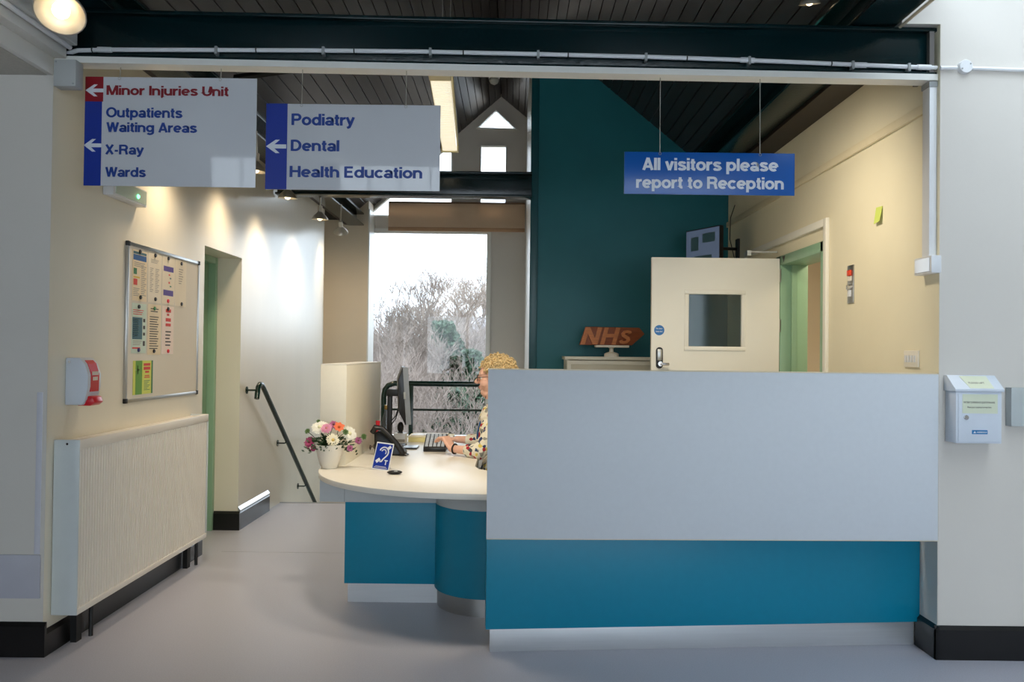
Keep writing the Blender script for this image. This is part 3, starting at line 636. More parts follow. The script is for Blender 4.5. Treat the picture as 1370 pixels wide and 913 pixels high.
MAGS = [(207.5,342,BLK,'black'),(225,346,BLK,'black'),(242.5,353,BLK,'black'),(187.5,398,BLK,'black'),(207.5,400.5,BLK,'black'),(224.5,403,RED,'red'),(242.5,407,BLK,'black'),
  (185.5,410.5,BLK,'black'),(206.5,413,mat('green_plastic',(60,120,66),.4),'green'),(224.5,413.5,BLK,'black'),(185,468.5,mat('navy_plastic',(40,44,110),.4),'navy blue'),(205.5,470,BLK,'black'),(224.5,470,RED,'red'),(187,337,BLK,'black')]
MLAB = ['at the top of the plain cream notice','at the top of the notice with violet bands','at the top of the shiny plastic-pocket notice','at the foot of the notice with blue heading','at the foot of the plain cream notice','at the foot of the notice with violet bands','at the foot of the shiny plastic-pocket notice','at the top of the pale aqua notice','at the top of the cream letter','at the top of the pinkish notice','at the foot of the pale aqua notice','at the foot of the cream letter','at the foot of the pinkish notice','on the blue heading of the first notice']
for (px,py,mt,cn), lb in zip(MAGS, MLAB):
    p = atX(px,py,xp+.001); q = MB().lathe([(.012,0),(.012,.005),(.009,.008)], V((xp+.0012,p.y,p.z)), 14, (1,0,0)).build('magnet', mt, smooth=True)
    tag(q, 'round '+cn+' magnet '+lb, 'magnet', 'magnets on the whiteboard')

# ------------------------------------------------------------------ hand sanitiser, exit sign, corner guard, bump rail
A = atX(70,478,XL); ysd = A.y; zt3 = A.z; zb3 = atX(70,543,XL).z
sd = thing('soap_dispenser', (XL,ysd,zb3), 'white wall soap dispenser with red label and red push lever', 'dispenser')
yd0, yd1 = 4.02, 4.15
ztd = atX(95,479,XL+.05).z; zbd = atX(95,543,XL+.05).z
prof = [(0,zbd),(.085,zbd),(.1,zbd+.03),(.112,zbd+.09),(.112,zbd+.15),(.095,ztd-.03),(.07,ztd),(0,ztd)]
MB().prism([(XL+x,yd0,z) for x,z in prof],(0,yd1-yd0,0)).build('housing', mat('grey_white_plastic',(200,206,214),.4), sd, bevel=.006)
lp = [(.1125,zbd+.065),(.1145,zbd+.15),(.098,ztd-.028),(.082,ztd-.012),(.078,ztd-.012),(.078,zbd+.06)]
lbl = MB().prism([(XL+x,yd0+.025,z) for x,z in lp],(0,yd1-yd0-.05,0)).build('label', RED, sd)
for r_ in range(2):
    for k in range(4-r_): MB().box((XL+.1145,yd0+.034+.016*k+.008*r_,zbd+.145-.026*r_),(XL+.1165,yd0+.045+.016*k+.008*r_,zbd+.163-.026*r_)).build('label_mark', PAPER, lbl)
MB().prism([(XL+.05,yd0+.02,zbd-.004),(XL+.115,yd0+.02,zbd-.004),(XL+.135,yd0+.02,zbd+.012),(XL+.125,yd0+.02,zbd+.04),(XL+.09,yd0+.02,zbd+.045)],(0,yd1-yd0-.04,0)).build('push_lever', RED, sd, bevel=.005)
MB().lathe([(.006,0),(.006,.002)], (XL+.02,yd0,ztd-.02), 10, (0,-1,0)).build('screw', CHROME, sd)
es = atX(150,262,XL+.02)
ex = thing('exit_sign', es, 'small green-lit emergency light on the left wall behind the sign', 'emergency light')
bx((XL,4.35,2.25),(XL+.06,4.75,2.345)).build('housing', PVC, ex, bevel=.006)
bx((XL+.06,4.37,2.26),(XL+.066,4.73,2.335)).build('diffuser', mat('frosted_diffuser',(200,214,200),.3), ex)
MB().ball((XL+.064,4.62,2.29), .012, 6).build('indicator', mat('green_led',(80,255,140),.4,emit=6,ecol=(.1,1,.35)), ex)
a = atY(0,742,YL); b = atY(54,801,YL)
q = bx((-6,YL-.008,b.z),(b.x,YL,a.z)).build('wall_guard', mat('lilac_grey_guard',(182,182,192),.5), bevel=.002); tag(q, 'grey horizontal bump rail on the left wall end', 'wall guard')
a = atY(50,525,YL); b = atY(60,742,YL)
q = bx((a.x,YL-.003,b.z),(XL-.02,YL,a.z)).build('corner_guard', mat('clear_white_guard',(206,206,214),.3), bevel=.001); tag(q, 'pale vertical corner guard on the left wall end', 'corner guard')

# ------------------------------------------------------------------ stair handrail
xh = -2.085
def hp(px,py,x=xh): return atX(px,py,x)
top = hp(351,516); low = hp(421,672); slope_v = (low-top).normalized()
hr = thing('handrail', hp(344,534), 'dark green tubular stair handrail fixed to the left wall', 'handrail')
e0 = hp(343.5,534)
pts = [e0, e0.lerp(hp(345,522),.6), hp(345.5,518), hp(347.5,514.5), hp(350,514.5), top+slope_v*.03]
pts += [top+slope_v*t for t in (.2,.6,1.0,1.6,2.1,2.6)]
MB().tube(pts, .021, 10).build('rail', RAILG, hr, smooth=True)
def proj(p): q = p-CP; z = q.dot(_f); return 685+F*q.dot(_r)/z, 456.5-F*q.dot(_u)/z
for py in (588,646):
    tt = min((k*.01 for k in range(250)), key=lambda t_: abs(proj(top+slope_v*t_)[1]-py)); p = top+slope_v*tt; w_ = V((XL,p.y,p.z-.035))
    MB().tube([p, p+V((-.008,0,-.03)), p+V((-.02,0,-.035)), w_], .007, 8).build('bracket', RAILG, hr, smooth=True)
    MB().lathe([(.03,0),(.03,.006)], w_, 12, (1,0,0)).build('rose', RAILG, hr)
p = hp(340,523); w_ = V((XL,e0.y,p.z)); MB().tube([V((xh,e0.y,p.z)), w_], .008, 8).build('bracket', RAILG, hr); MB().lathe([(.03,0),(.03,.006)], w_, 12, (1,0,0)).build('rose', RAILG, hr)

# ------------------------------------------------------------------ balustrade
yb = YE-.06
bs = thing('balustrade', (-1.15,yb,0), 'dark green tubular balustrade in front of the tall window', 'balustrade')
zr = atY(600,514,yb).z; xl_ = atY(513.5,530,yb).x
MB().tube([(xl_,yb,0),(xl_,yb,zr-.12),(xl_+.01,yb,zr-.06),(xl_+.04,yb,zr-.02),(xl_+.1,yb,zr),(XTL-.0,yb,zr)], .026, 10).build('top_rail', RAILG, bs, smooth=True)
xm = atY(550,540,yb).x
for x in (xm, XTL-.12): bx((x-.02,yb-.02,0),(x+.02,yb+.02,zr)).build('post', RAILG, bs, bevel=.003)
zm = atY(600,549,yb).z
for z in (zm, zm-.27, zm-.54): MB().tube([(xl_,yb,z),(XTL,yb,z)], .010, 8).build('mid_rail', RAILG, bs, smooth=True)

# ------------------------------------------------------------------ roller blind
bl_ = thing('roller_blind', (-1.6,YG-.1,2.9), 'rolled-down beige roller blind at the top of the tall window', 'blind')
a = atY(520,272,YG-.1); b = atY(702,311,YG-.1)
MB().tube([(a.x,YG-.08,a.z),(min(b.x,XTL-.01),YG-.08,a.z)], .03, 10).build('roller', mat('brown_fabric',(150,118,92),.8), bl_, smooth=True)
BLM = mat('beige_blind_fabric',(232,208,180),.85,nscale=200,namt=.03)
nd = BLM.node_tree.nodes; tl_ = nd.new('ShaderNodeBsdfTranslucent'); tl_.inputs[0].default_value = lin((216,190,160))+(1,); mxs = nd.new('ShaderNodeMixShader'); mxs.inputs[0].default_value = .3
BLM.node_tree.links.new(nd['Principled BSDF'].outputs[0], mxs.inputs[1]); BLM.node_tree.links.new(tl_.outputs[0], mxs.inputs[2]); BLM.node_tree.links.new(mxs.outputs[0], nd['Material Output'].inputs[0])
bx((a.x,YG-.112,b.z+.05),(min(b.x,XTL-.01),YG-.109,a.z)).build('fabric', BLM, bl_)
bx((a.x,YG-.116,b.z),(min(b.x,XTL-.01),YG-.105,b.z+.05)).build('bottom_bar', mat('tan_hem_bar',(184,146,112),.7), bl_, bevel=.003)

# ------------------------------------------------------------------ fluorescent batten and smoke detector
fx = thing('fluorescent_batten', (-.5,5.5,3.3), 'suspended fluorescent batten with ribbed prismatic diffuser', 'light fitting')
pn = atY(589,108,5.3); pf = atY(602,203,7.4)
d = (pf-pn); hw = .075
YEL2 = mat('yellowed_plastic',(226,214,170),.4); PRI = mat('prismatic_diffuser',(240,232,206),.12,spec=.8,bump=1.0,bscale=90,emit=.5,ecol=(1,.93,.75))
def batt(p0, p1, w_, z0, z1, nm, mt, par=fx):
    q = [p0+V((-w_,0,z0)),p0+V((w_,0,z0)),p1+V((w_,0,z0)),p1+V((-w_,0,z0)),p0+V((-w_,0,z1)),p0+V((w_,0,z1)),p1+V((w_,0,z1)),p1+V((-w_,0,z1))]
    return MB().hexa(q).build(nm, mt, par, bevel=.006)
batt(pn-d*.35,pf,hw*1.05,.05,.10,'body',YEL2); df_ = batt(pn,pf-d*.012,hw*.86,-.0,.05,'diffuser',PRI)
batt(pf-d*.012,pf+d*.004,hw*1.05,-.012,.06,'end_cap',YEL2); batt(pn-d*.35,pn-d*.0,hw*.95,-.004,.05,'end_housing',YEL2)
for k in range(60):
    p = pn+d*((k+.5)/62); bx(p+V((-hw*.83,-.009,-.005)),p+V((hw*.83,.009,.0))).build('diffuser_rib', PRI, df_)
for p in (pn+d*.1, pn+d*.85): MB().tube([p+V((0,0,.1)), V((p.x,p.y,roofz(p.x)))], .003, 5).build('suspension_wire', WIRE, fx)
p = atY(661,108,9.9)
sk = thing('smoke_detector', (p.x,9.9,p.z), 'small round smoke detector hanging near the ridge', 'smoke detector')
MB().lathe([(.05,.03),(.06,.0),(.045,-.03),(.02,-.045)], (p.x,9.9,p.z), 16).build('head', mat('aged_white_plastic',(190,188,176),.5), sk, smooth=True)
MB().lathe([(.07,.03),(.07,.055)], (p.x,9.9,p.z), 16).build('base', PVC, sk, smooth=True); MB().tube([(p.x,9.9,p.z+.055),(p.x,9.9,roofz(p.x)-.0)], .012, 6).build('stem', PVC, sk)

# ------------------------------------------------------------------ spotlights
BULB = mat('glowing_bulb',(255,236,200),.3,emit=3.5,ecol=(1.0,.80,.52))
SHADE = mat('aluminium_lamp_shade',(214,206,190),.35,.6)
def spotlight(loc, aim, label, power, ztop, size=1.0, angle=125, group='spotlights', anchor=None):
    loc = V(loc); t = thing('spotlight', loc, label, 'spotlight', group)
    d = (V(aim)-loc).normalized()
    s = size
    MB().lathe([(.018*s,-.115*s),(.022*s,-.11*s),(.022*s,-.055*s),(.034*s,-.04*s),(.060*s,-.015*s),(.078*s,.012*s),(.080*s,.022*s),(.076*s,.022*s),(.056*s,-.008*s),(.03*s,-.026*s)], loc, 24, d).build('shade', SHADE, t, smooth=True)
    MB().ball(loc+d*.004*s, .028*s, 8).build('bulb', BULB, t, smooth=True)
    MB().tube([loc-d*.085*s, loc-d*.12*s, V((loc.x,loc.y,ztop))]+([V(anchor)] if anchor else []), .008, 6).build('stem', SHADE, t, smooth=True)
    ld = bpy.data.lights.new('lamp', 'SPOT'); ld.energy = power; ld.color = WARM if anchor is None else (1.0,.87,.68); ld.spot_size = math.radians(angle); ld.spot_blend = 1.0; ld.shadow_soft_size = .08 if anchor is None else .16
    lo = bpy.data.objects.new('lamp_light', ld); COL.objects.link(lo); lo.parent = t; lo.location = d*.06*s
    lo.rotation_euler = d.to_track_quat('-Z','Y').to_euler()
    return t
for (px,py,x,aim,lb) in [(385,262,-1.9,(-2.0,7.1,0),'lit spotlight on the left eaves under the podiatry sign'),(428,291,-1.9,(-1.95,8.2,0),'lit spotlight on the left eaves, straight pendant with wide rim'),
      (456,309,-1.9,(-2.05,10.2,1.2),'tilted lit spotlight at the far end of the left eaves'),(342,226,-1.9,(-2.05,6.1,0),'lit spotlight on the left eaves peeping between the two white signs')]:
    p = atX(px,py,x); spotlight(p, aim, lb, SPOT_W, 3.05)
spotlight((-1.9,5.0,2.74), (-2.1,5.2,0), 'lit spotlight on the left eaves hidden behind the large white sign', SPOT_W, 3.05)
p = atY(82,13,3.45); spotlight(p, p+V((.12,-.55,-.72)), 'large lit spotlight at the top left corner in front of the beam', 6, 3.05, 1.28)
q = bx((p.x+.05,3.40,2.93),(p.x+.32,3.44,2.945)).build('lamp_arm', PVC); tag(q, 'thin grey bracket bar beside the large corner spotlight', 'bracket')
p = atY(1083,2,4.4); spotlight(p, p+V((.1,.3,-1)), 'small spotlight above the beam at the upper right', 10, roofz(p.x), .7)
for x, aim in ((-.75,(-.7,5.1,.7)),(.3,(-.2,5.6,.7)),(.9,(2.05,5.2,1.3))):
    spotlight((x,4.30,2.98), aim, {-.75:'spotlight behind the beam over the curved desk',.3:'spotlight behind the beam over the receptionist','R':'spotlight behind the beam over the right wall'}.get(x) or 'spotlight behind the beam over the right wall', BEAM_W, 3.0, .8, 110, anchor=(x,4.0,3.0))
ld = bpy.data.lights.new('corridor_fill','AREA'); ld.energy = 12; ld.size = .5; ld.color = (1,.85,.62)  # lamp added to brighten the corridor wall beyond the doorway
cl = thing('added_corridor_lamp', (2.9,6.0,2.58), 'round lamp added to brighten the corridor beyond the right doorway', 'lamp')
MB().lathe([(.16,0.02),(.16,.0),(.12,-.03)], (2.9,6.0,2.58), 20).build('shade', mat('added_lamp_glow',(250,240,220),.4,emit=2), cl, smooth=True)
lo = bpy.data.objects.new('lamp_light', ld); COL.objects.link(lo); lo.parent = cl; lo.location = (0,0,-.05)

# ------------------------------------------------------------------ right door, frame, trim
yd = YQ1-.02; hx = XR-.02
dl = thing('door_2', (hx,yd,0), 'open cream door with square wired vision panel', 'door'); dl['kind'] = 'structure'
xa = atY(870.5,420,yd).x; zt4 = atY(950,346,yd).z
pw = [atY(916,388,yd-.04), atY(997,470,yd-.04)]
vx0,vz1,vx1,vz0 = pw[0].x,pw[0].z,pw[1].x,pw[1].z
lf = MB().box((xa,yd-.04,.01),(vx0,yd,zt4)).box((vx1,yd-.04,.01),(hx,yd,zt4)).box((vx0,yd-.04,.01),(vx1,yd,vz0)).box((vx0,yd-.04,vz1),(vx1,yd,zt4)).build('door_leaf', DOORC, dl)
fw = .032
for a,b in (((vx0,vz0),(vx1,vz0+fw)),((vx0,vz1-fw),(vx1,vz1)),((vx0,vz0+fw),(vx0+fw,vz1-fw)),((vx1-fw,vz0+fw),(vx1,vz1-fw))):
    bx((a[0],yd-.05,a[1]),(b[0],yd+.006,b[1])).build('vision_frame', DOORC, dl, bevel=.004)
bx((vx0+fw,yd-.024,vz0+fw),(vx1-fw,yd-.018,vz1-fw)).build('vision_pane', glass('wired_glass',(200,212,212),1.0,.05,.08,(110,130,135)), dl)
hc = atY(882,479,yd-.04)
lk_ = MB().prism([(hc.x+.026*math.cos(t)*1,yd-.052,hc.z+(.055 if math.sin(t)>0 else -.055)+.026*math.sin(t)) for t in [2*PI*k/20 for k in range(20)]],(0,.012,0)).build('lock_plate', BLKM, dl, smooth=True)
bx((hc.x-.018,yd-.062,hc.z-.02),(hc.x+.018,yd-.052,hc.z+.065)).build('keypad', SILVER, lk_, bevel=.005)
MB().lathe([(.02,0),(.018,.03)], (hc.x+.002,yd-.052,hc.z-.045), 14, (0,-1,0)).build('spindle', CHROME, lk_, smooth=True)
MB().tube([(hc.x,yd-.088,hc.z-.045),(hc.x+.03,yd-.09,hc.z-.047),(hc.x+.065,yd-.085,hc.z-.047)], .011, 10).build('lever', CHROME, lk_, smooth=True)
p = atY(882,442,yd-.04); stk = MB().lathe([(.039,0),(.039,.001)], (p.x,yd-.04,p.z), 24, (0,-1,0)).build('door_sticker', mat('blue_sticker',(30,110,180),.4), dl)
stk['label'] = 'round blue fire door keep shut sticker'
for tx, dz in (('Fire door',.008),('keep shut',-.014)):
    g = text_geo(tx, .05, .011, .02, .0004); mv(g,(p.x-.025,yd-.0411,p.z+dz)); g.build('lettering', TXW, stk)
for z in (.3,1.62,2.0): bx((hx-.01,yd-.03,z),(hx+.016,yd+.012,z+.1)).build('hinge', SILVER, dl)
# closer arm
p0 = atY(1002,337,yd-.05); MB().tube([p0+V((0,.03,-.02)),p0,atY(1040,337.5,yd-.06)], .008, 6).build('closer_arm', SILVER, dl, smooth=True); bx(p0+V((-.015,-.01,-.03)),p0+V((.015,.03,.01))).build('closer_shoe', SILVER, dl)
# frame of the opening, sage green
fr = thing('door_frame', (XR,YQ1,0), 'sage green door frame of the right doorway with white outer trim', 'door frame'); fr['kind'] = 'structure'
bx((XR-.012,YQ1-.05,0),(XR+.2,YQ1+.06,ZQ)).build('jamb', MINT, fr, bevel=.004); bx((XR-.012,YQ0,0),(XR+.2,YQ0+.045,ZQ)).build('jamb', MINT, fr, bevel=.004)
bx((XR-.012,YQ0,ZQ-.07),(XR+.2,YQ1+.06,ZQ)).build('head', MINT, fr, bevel=.004); bx((XR+.07,YQ1-.07,0),(XR+.11,YQ1-.05,ZQ-.07)).build('stop', MINT, fr)
a = atX(1110,292,XR); b = atX(998,334,XR); zz = 2.34
bx((XR-.025,a.y,0),(XR,a.y+.05,zz)).build('outer_trim', DOORC, fr, bevel=.004); bx((XR-.025,a.y+.05,zz-.05),(XR,7.25,zz)).build('outer_trim', DOORC, fr, bevel=.004); bx((XR-.025,7.2,0),(XR,7.25,zz-.05)).build('outer_trim', DOORC, fr, bevel=.004)
MB().prism([(XR-.014,YQ1-.1,ZQ-.01),(XR-.014,YQ1-.16,ZQ-.01),(XR-.014,YQ1-.13,ZQ-.055)],(.002,0,0)).build('mark', INK, fr)

# ------------------------------------------------------------------ television on arm
tvc = atY(944,326,7.15)
tv = thing('wall_tv', (XR,7.5,tvc.z), 'wall-mounted flat screen on a black swing arm above the door', 'television')
Mt = Mx.Translation(V((tvc.x,7.2,tvc.z-.03))) @ Mx.Rotation(math.radians(-62),4,'Z')
def tvb(a,b,nm,mt,bev=.004): return bx(a,b).xf(Mt).build(nm,mt,tv,bevel=bev)
tvb((-.22,-.02,-.17),(.22,.02,.17),'casing',BLK); tvb((-.212,-.0215,-.16),(.212,-.02,.16),'screen',mat('dim_blue_screen',(60,74,100),.15,emit=.10,ecol=(.45,.6,.9)),0)
for (u0,u1,v0,v1) in ((-.15,-.05,-.02,.1),(0,.16,.04,.12),(-.12,.12,-.12,-.07)): tvb((u0,-.0218,v0),(u1,-.0215,v1),'screen_mark',SLT,0)
tvb((-.08,.02,-.08),(.08,.06,.08),'back_box',BLK)
pc = atY(995,327,7.5)
MB().tube([Mt @ V((0,.06,0)), V((XR-.02,7.5,tvc.z))], .014, 8).build('arm', BLKM, tv, smooth=True); bx((XR-.02,7.46,tvc.z-.09),(XR,7.54,tvc.z+.09)).build('wall_plate', BLKM, tv)
MB().tube([(XR-.01,7.6,tvc.z+.42),(XR-.05,7.6,tvc.z+.3),(XR-.06,7.58,tvc.z+.1),(XR-.02,7.55,tvc.z-.1)], .004, 5).build('cable', BLKM, tv, smooth=True)

# ------------------------------------------------------------------ cabinet, cake stand, carved letters
yc = 7.4
a = atY(757,477,yc); b = atY(872,477,yc)
cbz = a.z
cb = thing('cabinet', ((a.x+b.x)/2,yc,0), 'low white cabinet against the teal wall', 'cabinet')
WC = mat('cabinet_white_paint',(224,220,204),.45)
bx((a.x-.008,yc-.012,cbz-.03),(b.x+.1,YT-.025,cbz)).build('top', WC, cb, bevel=.004)
MB().box((a.x+.01,yc+.0,0),(a.x+.03,YT-.025,cbz-.03)).box((b.x+.07,yc,0),(b.x+.09,YT-.025,cbz-.03)).box((a.x+.03,YT-.05,0),(b.x+.07,YT-.025,cbz-.03)).box((a.x+.03,yc,0),(b.x+.07,YT-.05,.08)).build('carcass', WC, cb)
for (x0,x1) in ((a.x+.01,b.x+.09),):
    dr = bx((x0,yc-.018,.09),(x1,yc,cbz-.036)).build('door', mat('cabinet_grey_panel',(196,190,170),.5), cb, bevel=.003)
    bx((x0,yc-.024,.09),(x0+.035,yc-.018,cbz-.036)).build('stile', WC, dr); bx((x1-.035,yc-.024,.09),(x1,yc-.018,cbz-.036)).build('stile', WC, dr); bx((x0+.035,yc-.024,cbz-.07),(x1-.035,yc-.018,cbz-.036)).build('rail', WC, dr); bx((x0+.035,yc-.024,.09),(x1-.035,yc-.018,.13)).build('rail', WC, dr)
sc_ = atY(818,475,7.55)
cs = thing('cake_stand', (sc_.x,7.55,cbz), 'white pedestal stand under the carved wooden letters', 'stand')
MB().lathe([(.066,0),(.066,.028),(.05,.036),(.02,.045),(.018,.075),(.03,.085)], (sc_.x,7.55,cbz), 24).build('pedestal', TERRA, cs, smooth=True)
bx((sc_.x-.15,7.47,cbz+.085),(sc_.x+.15,7.63,cbz+.105)).build('plate', TERRA, cs, bevel=.004)
wz = cbz+.105
nw = thing('carved_letters', (sc_.x,7.55,wz), 'carved orange-brown wooden block spelling NHS with pointed right end', 'ornament')
s_ = 7.5/F
def npt(px, py): p = atY(px, py, 7.5); return (p.x, max(p.z, wz) if py > 459 else p.z)
outl = [npt(775.5,461.5),npt(846,462),npt(863,447),npt(856,438.5),npt(784,437)]
z_lo = min(p[1] for p in outl)
outl = [(x, z-z_lo+wz) for x,z in outl]
MB().prism([(x,7.52,z) for x,z in outl],(0,.07,0)).build('block', WOODM, nw, bevel=.004)
xl0,zl0 = outl[0]; H = outl[4][1]-outl[0][1]
WL = mat('lighter_wood_face',(196,116,56),.5,nscale=14,namt=.2,stretch=(1,8,8))
for ch, x0, wd_, sk_ in (('N', .01, .15, 1),('H', .185, .14, 1),('S', .35, .10, .8)):
    g = stroke_text(ch, .026, .10, solid=True, step=.0008)[0][0]; hh = H*.93*(.8 if ch == 'S' else 1); g.v = [V((v.x*wd_/GLY[ch][0], v.y, v.z*hh)) for v in g.v]
    g.v = [V((v.x+v.z*.28, v.y, v.z)) for v in g.v]
    mv(g, (xl0+x0, 7.52, zl0+H*(.03 if ch != 'S' else .1))); g.build('letter', WL, nw)

# ------------------------------------------------------------------ right wall bits
def on_right(px,py): return atX(px,py,XR)
p = on_right(1177,287); q = MB().prism([(XR-.001,p.y-.045,p.z-.055),(XR-.018,p.y-.045,p.z-.05),(XR-.001,p.y-.045,p.z+.045)],(0,.08,0))
q = MB().hexa([(XR-.022,p.y-.042,p.z-.045),(XR-.020,p.y-.042,p.z-.045),(XR-.016,p.y+.036,p.z-.05),(XR-.018,p.y+.036,p.z-.05),(XR-.003,p.y-.04,p.z+.04),(XR-.001,p.y-.04,p.z+.04),(XR-.001,p.y+.04,p.z+.045),(XR-.003,p.y+.04,p.z+.045)])
tag(q.build('sticky_note', mat('lime_sticky_note',(206,222,110),.7)), 'lime sticky note stuck on the right wall', 'note')
a = on_right(1135,357); b = on_right(1143.5,404.5)
sp = thing('switch_panel', (XR,a.y,b.z), 'narrow steel call switch plate with orange button on the right wall', 'switch')
yc_ = (a.y+b.y)/2; zc_ = (a.z+b.z)/2; hh = .115
bx((XR-.008,yc_-.045,zc_-hh),(XR,yc_+.045,zc_+hh)).build('plate', SILVER, sp, bevel=.002)
bx((XR-.022,yc_-.022,zc_+.05),(XR-.008,yc_+.022,zc_+.085)).build('button', mat('orange_button',(226,70,30),.3), sp, bevel=.003); bx((XR-.016,yc_-.02,zc_+.02),(XR-.008,yc_+.02,zc_+.048)).build('label_strip', PAPER, sp)
MB().lathe([(.018,0),(.015,.02)], (XR-.008,yc_,zc_-.02), 12, (-1,0,0)).build('key_switch', CHROME, sp, smooth=True); bx((XR-.02,yc_-.012,zc_-.075),(XR-.008,yc_+.012,zc_-.035)).build('pull', PVC, sp)
p = on_right(1219.5,481)
sw = thing('light_switch', (XR,p.y,p.z), 'cream multi-gang light switch plate just above the counter', 'switch')
bx((XR-.01,p.y-.085,p.z-.04),(XR,p.y+.065,p.z+.045)).build('plate', TERRA, sw, bevel=.003)
for k in range(4): bx((XR-.015,p.y-.06+.03*k,p.z-.015),(XR-.01,p.y-.045+.03*k,p.z+.02)).build('rocker', PVC, sw)

# ------------------------------------------------------------------ letterbox and leaflet holder
yf = YR-.004
a = atY(1279,524,YR-.1); b = atY(1340,594,YR-.1)
x0,x1,z0_,z1_ = a.x,b.x,b.z,a.z
lb = thing('letterbox', ((x0+x1)/2,yf,z0_), 'white metal lockable questionnaire letterbox on the right wall', 'letterbox')
LBM = mat('pale_blue_white_enamel',(212,220,230),.35)
bx((x0,YR-.1,z0_),(x1,yf,z1_)).build('body', LBM, lb, bevel=.002)
MB().prism([(x0-.008,yf,z1_),(x0-.008,YR-.11,z1_),(x0-.008,YR-.11,z1_+.012),(x0-.008,YR-.03,z1_+.075),(x0-.008,yf,z1_+.075)],(x1-x0+.016,0,0)).build('lid', LBM, lb, bevel=.002)
yl = YR-.1
dr = bx((x0+.01,yl-.004,z0_+.008),(x1-.012,yl,z1_-.012)).build('door', LBM, lb, bevel=.001)
W_ = x1-x0; H_ = z1_-z0_
bx((x0+W_*.13,yl-.0048,z0_+H_*.58),(x1-W_*.1,yl-.004,z0_+H_*.95)).build('door_label', mat('pale_yellow_label',(216,222,198),.6), dr)
for tx,zz,ww_,hh_ in (('PATIENT EXPERIENCE QUESTIONNAIRE',.775,.68,.009),('Please post completed surveys here',.685,.52,.008)):
    g = text_geo(tx, W_*ww_, hh_, .005, .0003); mv(g,(x0+W_*.5-W_*ww_/2,yl-.0049,z0_+H_*zz)); g.build('lettering', INK, dr)
bl2 = bx((x0+W_*.34,yl-.0055,z0_+H_*.18),(x0+W_*.68,yl-.004,z0_+H_*.26)).build('maker_plate', mat('blue_plate',(40,120,176),.4), dr)
MB().prism([(x0+W_*.365,yl-.0062,z0_+H_*.2),(x0+W_*.43,yl-.0062,z0_+H_*.2),(x0+W_*.4,yl-.0062,z0_+H_*.24)],(0,.0006,0)).build('emblem', TXW, bl2)
g = text_geo('ARREGUI', W_*.22, .007, .02, .0004); mv(g,(x0+W_*.44,yl-.0056,z0_+H_*.205)); g.build('lettering', TXW, bl2)
MB().lathe([(.011,0),(.011,.006),(.005,.007)], (x0+W_*.21,yl-.004,z0_+H_*.5), 16, (0,-1,0)).build('lock', CHROME, dr, smooth=True)
# label on the lid slope
la = V((0,-.08,-.063)).normalized(); pz = z1_+.0755
lbq = MB().hexa([(x0+W_*.3,YR-.106,z1_+.0155),(x1-W_*.18,YR-.106,z1_+.0155),(x1-W_*.18,YR-.036,z1_+.0707),(x0+W_*.22,YR-.036,z1_+.0707)]+[(x0+W_*.3,YR-.1065,z1_+.0165),(x1-W_*.18,YR-.1065,z1_+.0165),(x1-W_*.18,YR-.0365,z1_+.0717),(x0+W_*.22,YR-.0365,z1_+.0717)])
ll = lbq.build('lid_label', MATS['pale_yellow_label'], lb)
g = text_geo('PLEASE LIFT', .075, .012, .01, .0003); g.xf(Mx.Rotation(-math.radians(52),4,'X')); mv(g,(x0+W_*.33,YR-.082,z1_+.037)); g.build('lettering', GREY, ll)
a = atY(1351,519,YR-.04); b = atY(1400,571,YR-.04)
lh = thing('leaflet_holder', (a.x,yf,b.z), 'clear plastic leaflet holder at the right edge of the wall', 'leaflet holder')
MB().box((a.x,YR-.012,b.z),(b.x,yf-.002,a.z)).box((a.x,YR-.05,b.z),(b.x,YR-.012,b.z+.004)).box((a.x,YR-.05,b.z+.004),(a.x+.004,YR-.012,a.z)).build('tray', CLEARP, lh)
MB().prism([(a.x,YR-.053,b.z),(b.x,YR-.053,b.z),(b.x,YR-.053,a.z-.075),(a.x+.035,YR-.053,a.z-.075),(a.x+.025,YR-.053,a.z-.06),(a.x+.025,YR-.053,a.z),(a.x,YR-.053,a.z)],(0,.003,0)).build('front_pocket', CLEARP, lh)
# ------------------------------------------------------------------ things on the desk
def desk(px, py): return atZ(px, py, DZ)
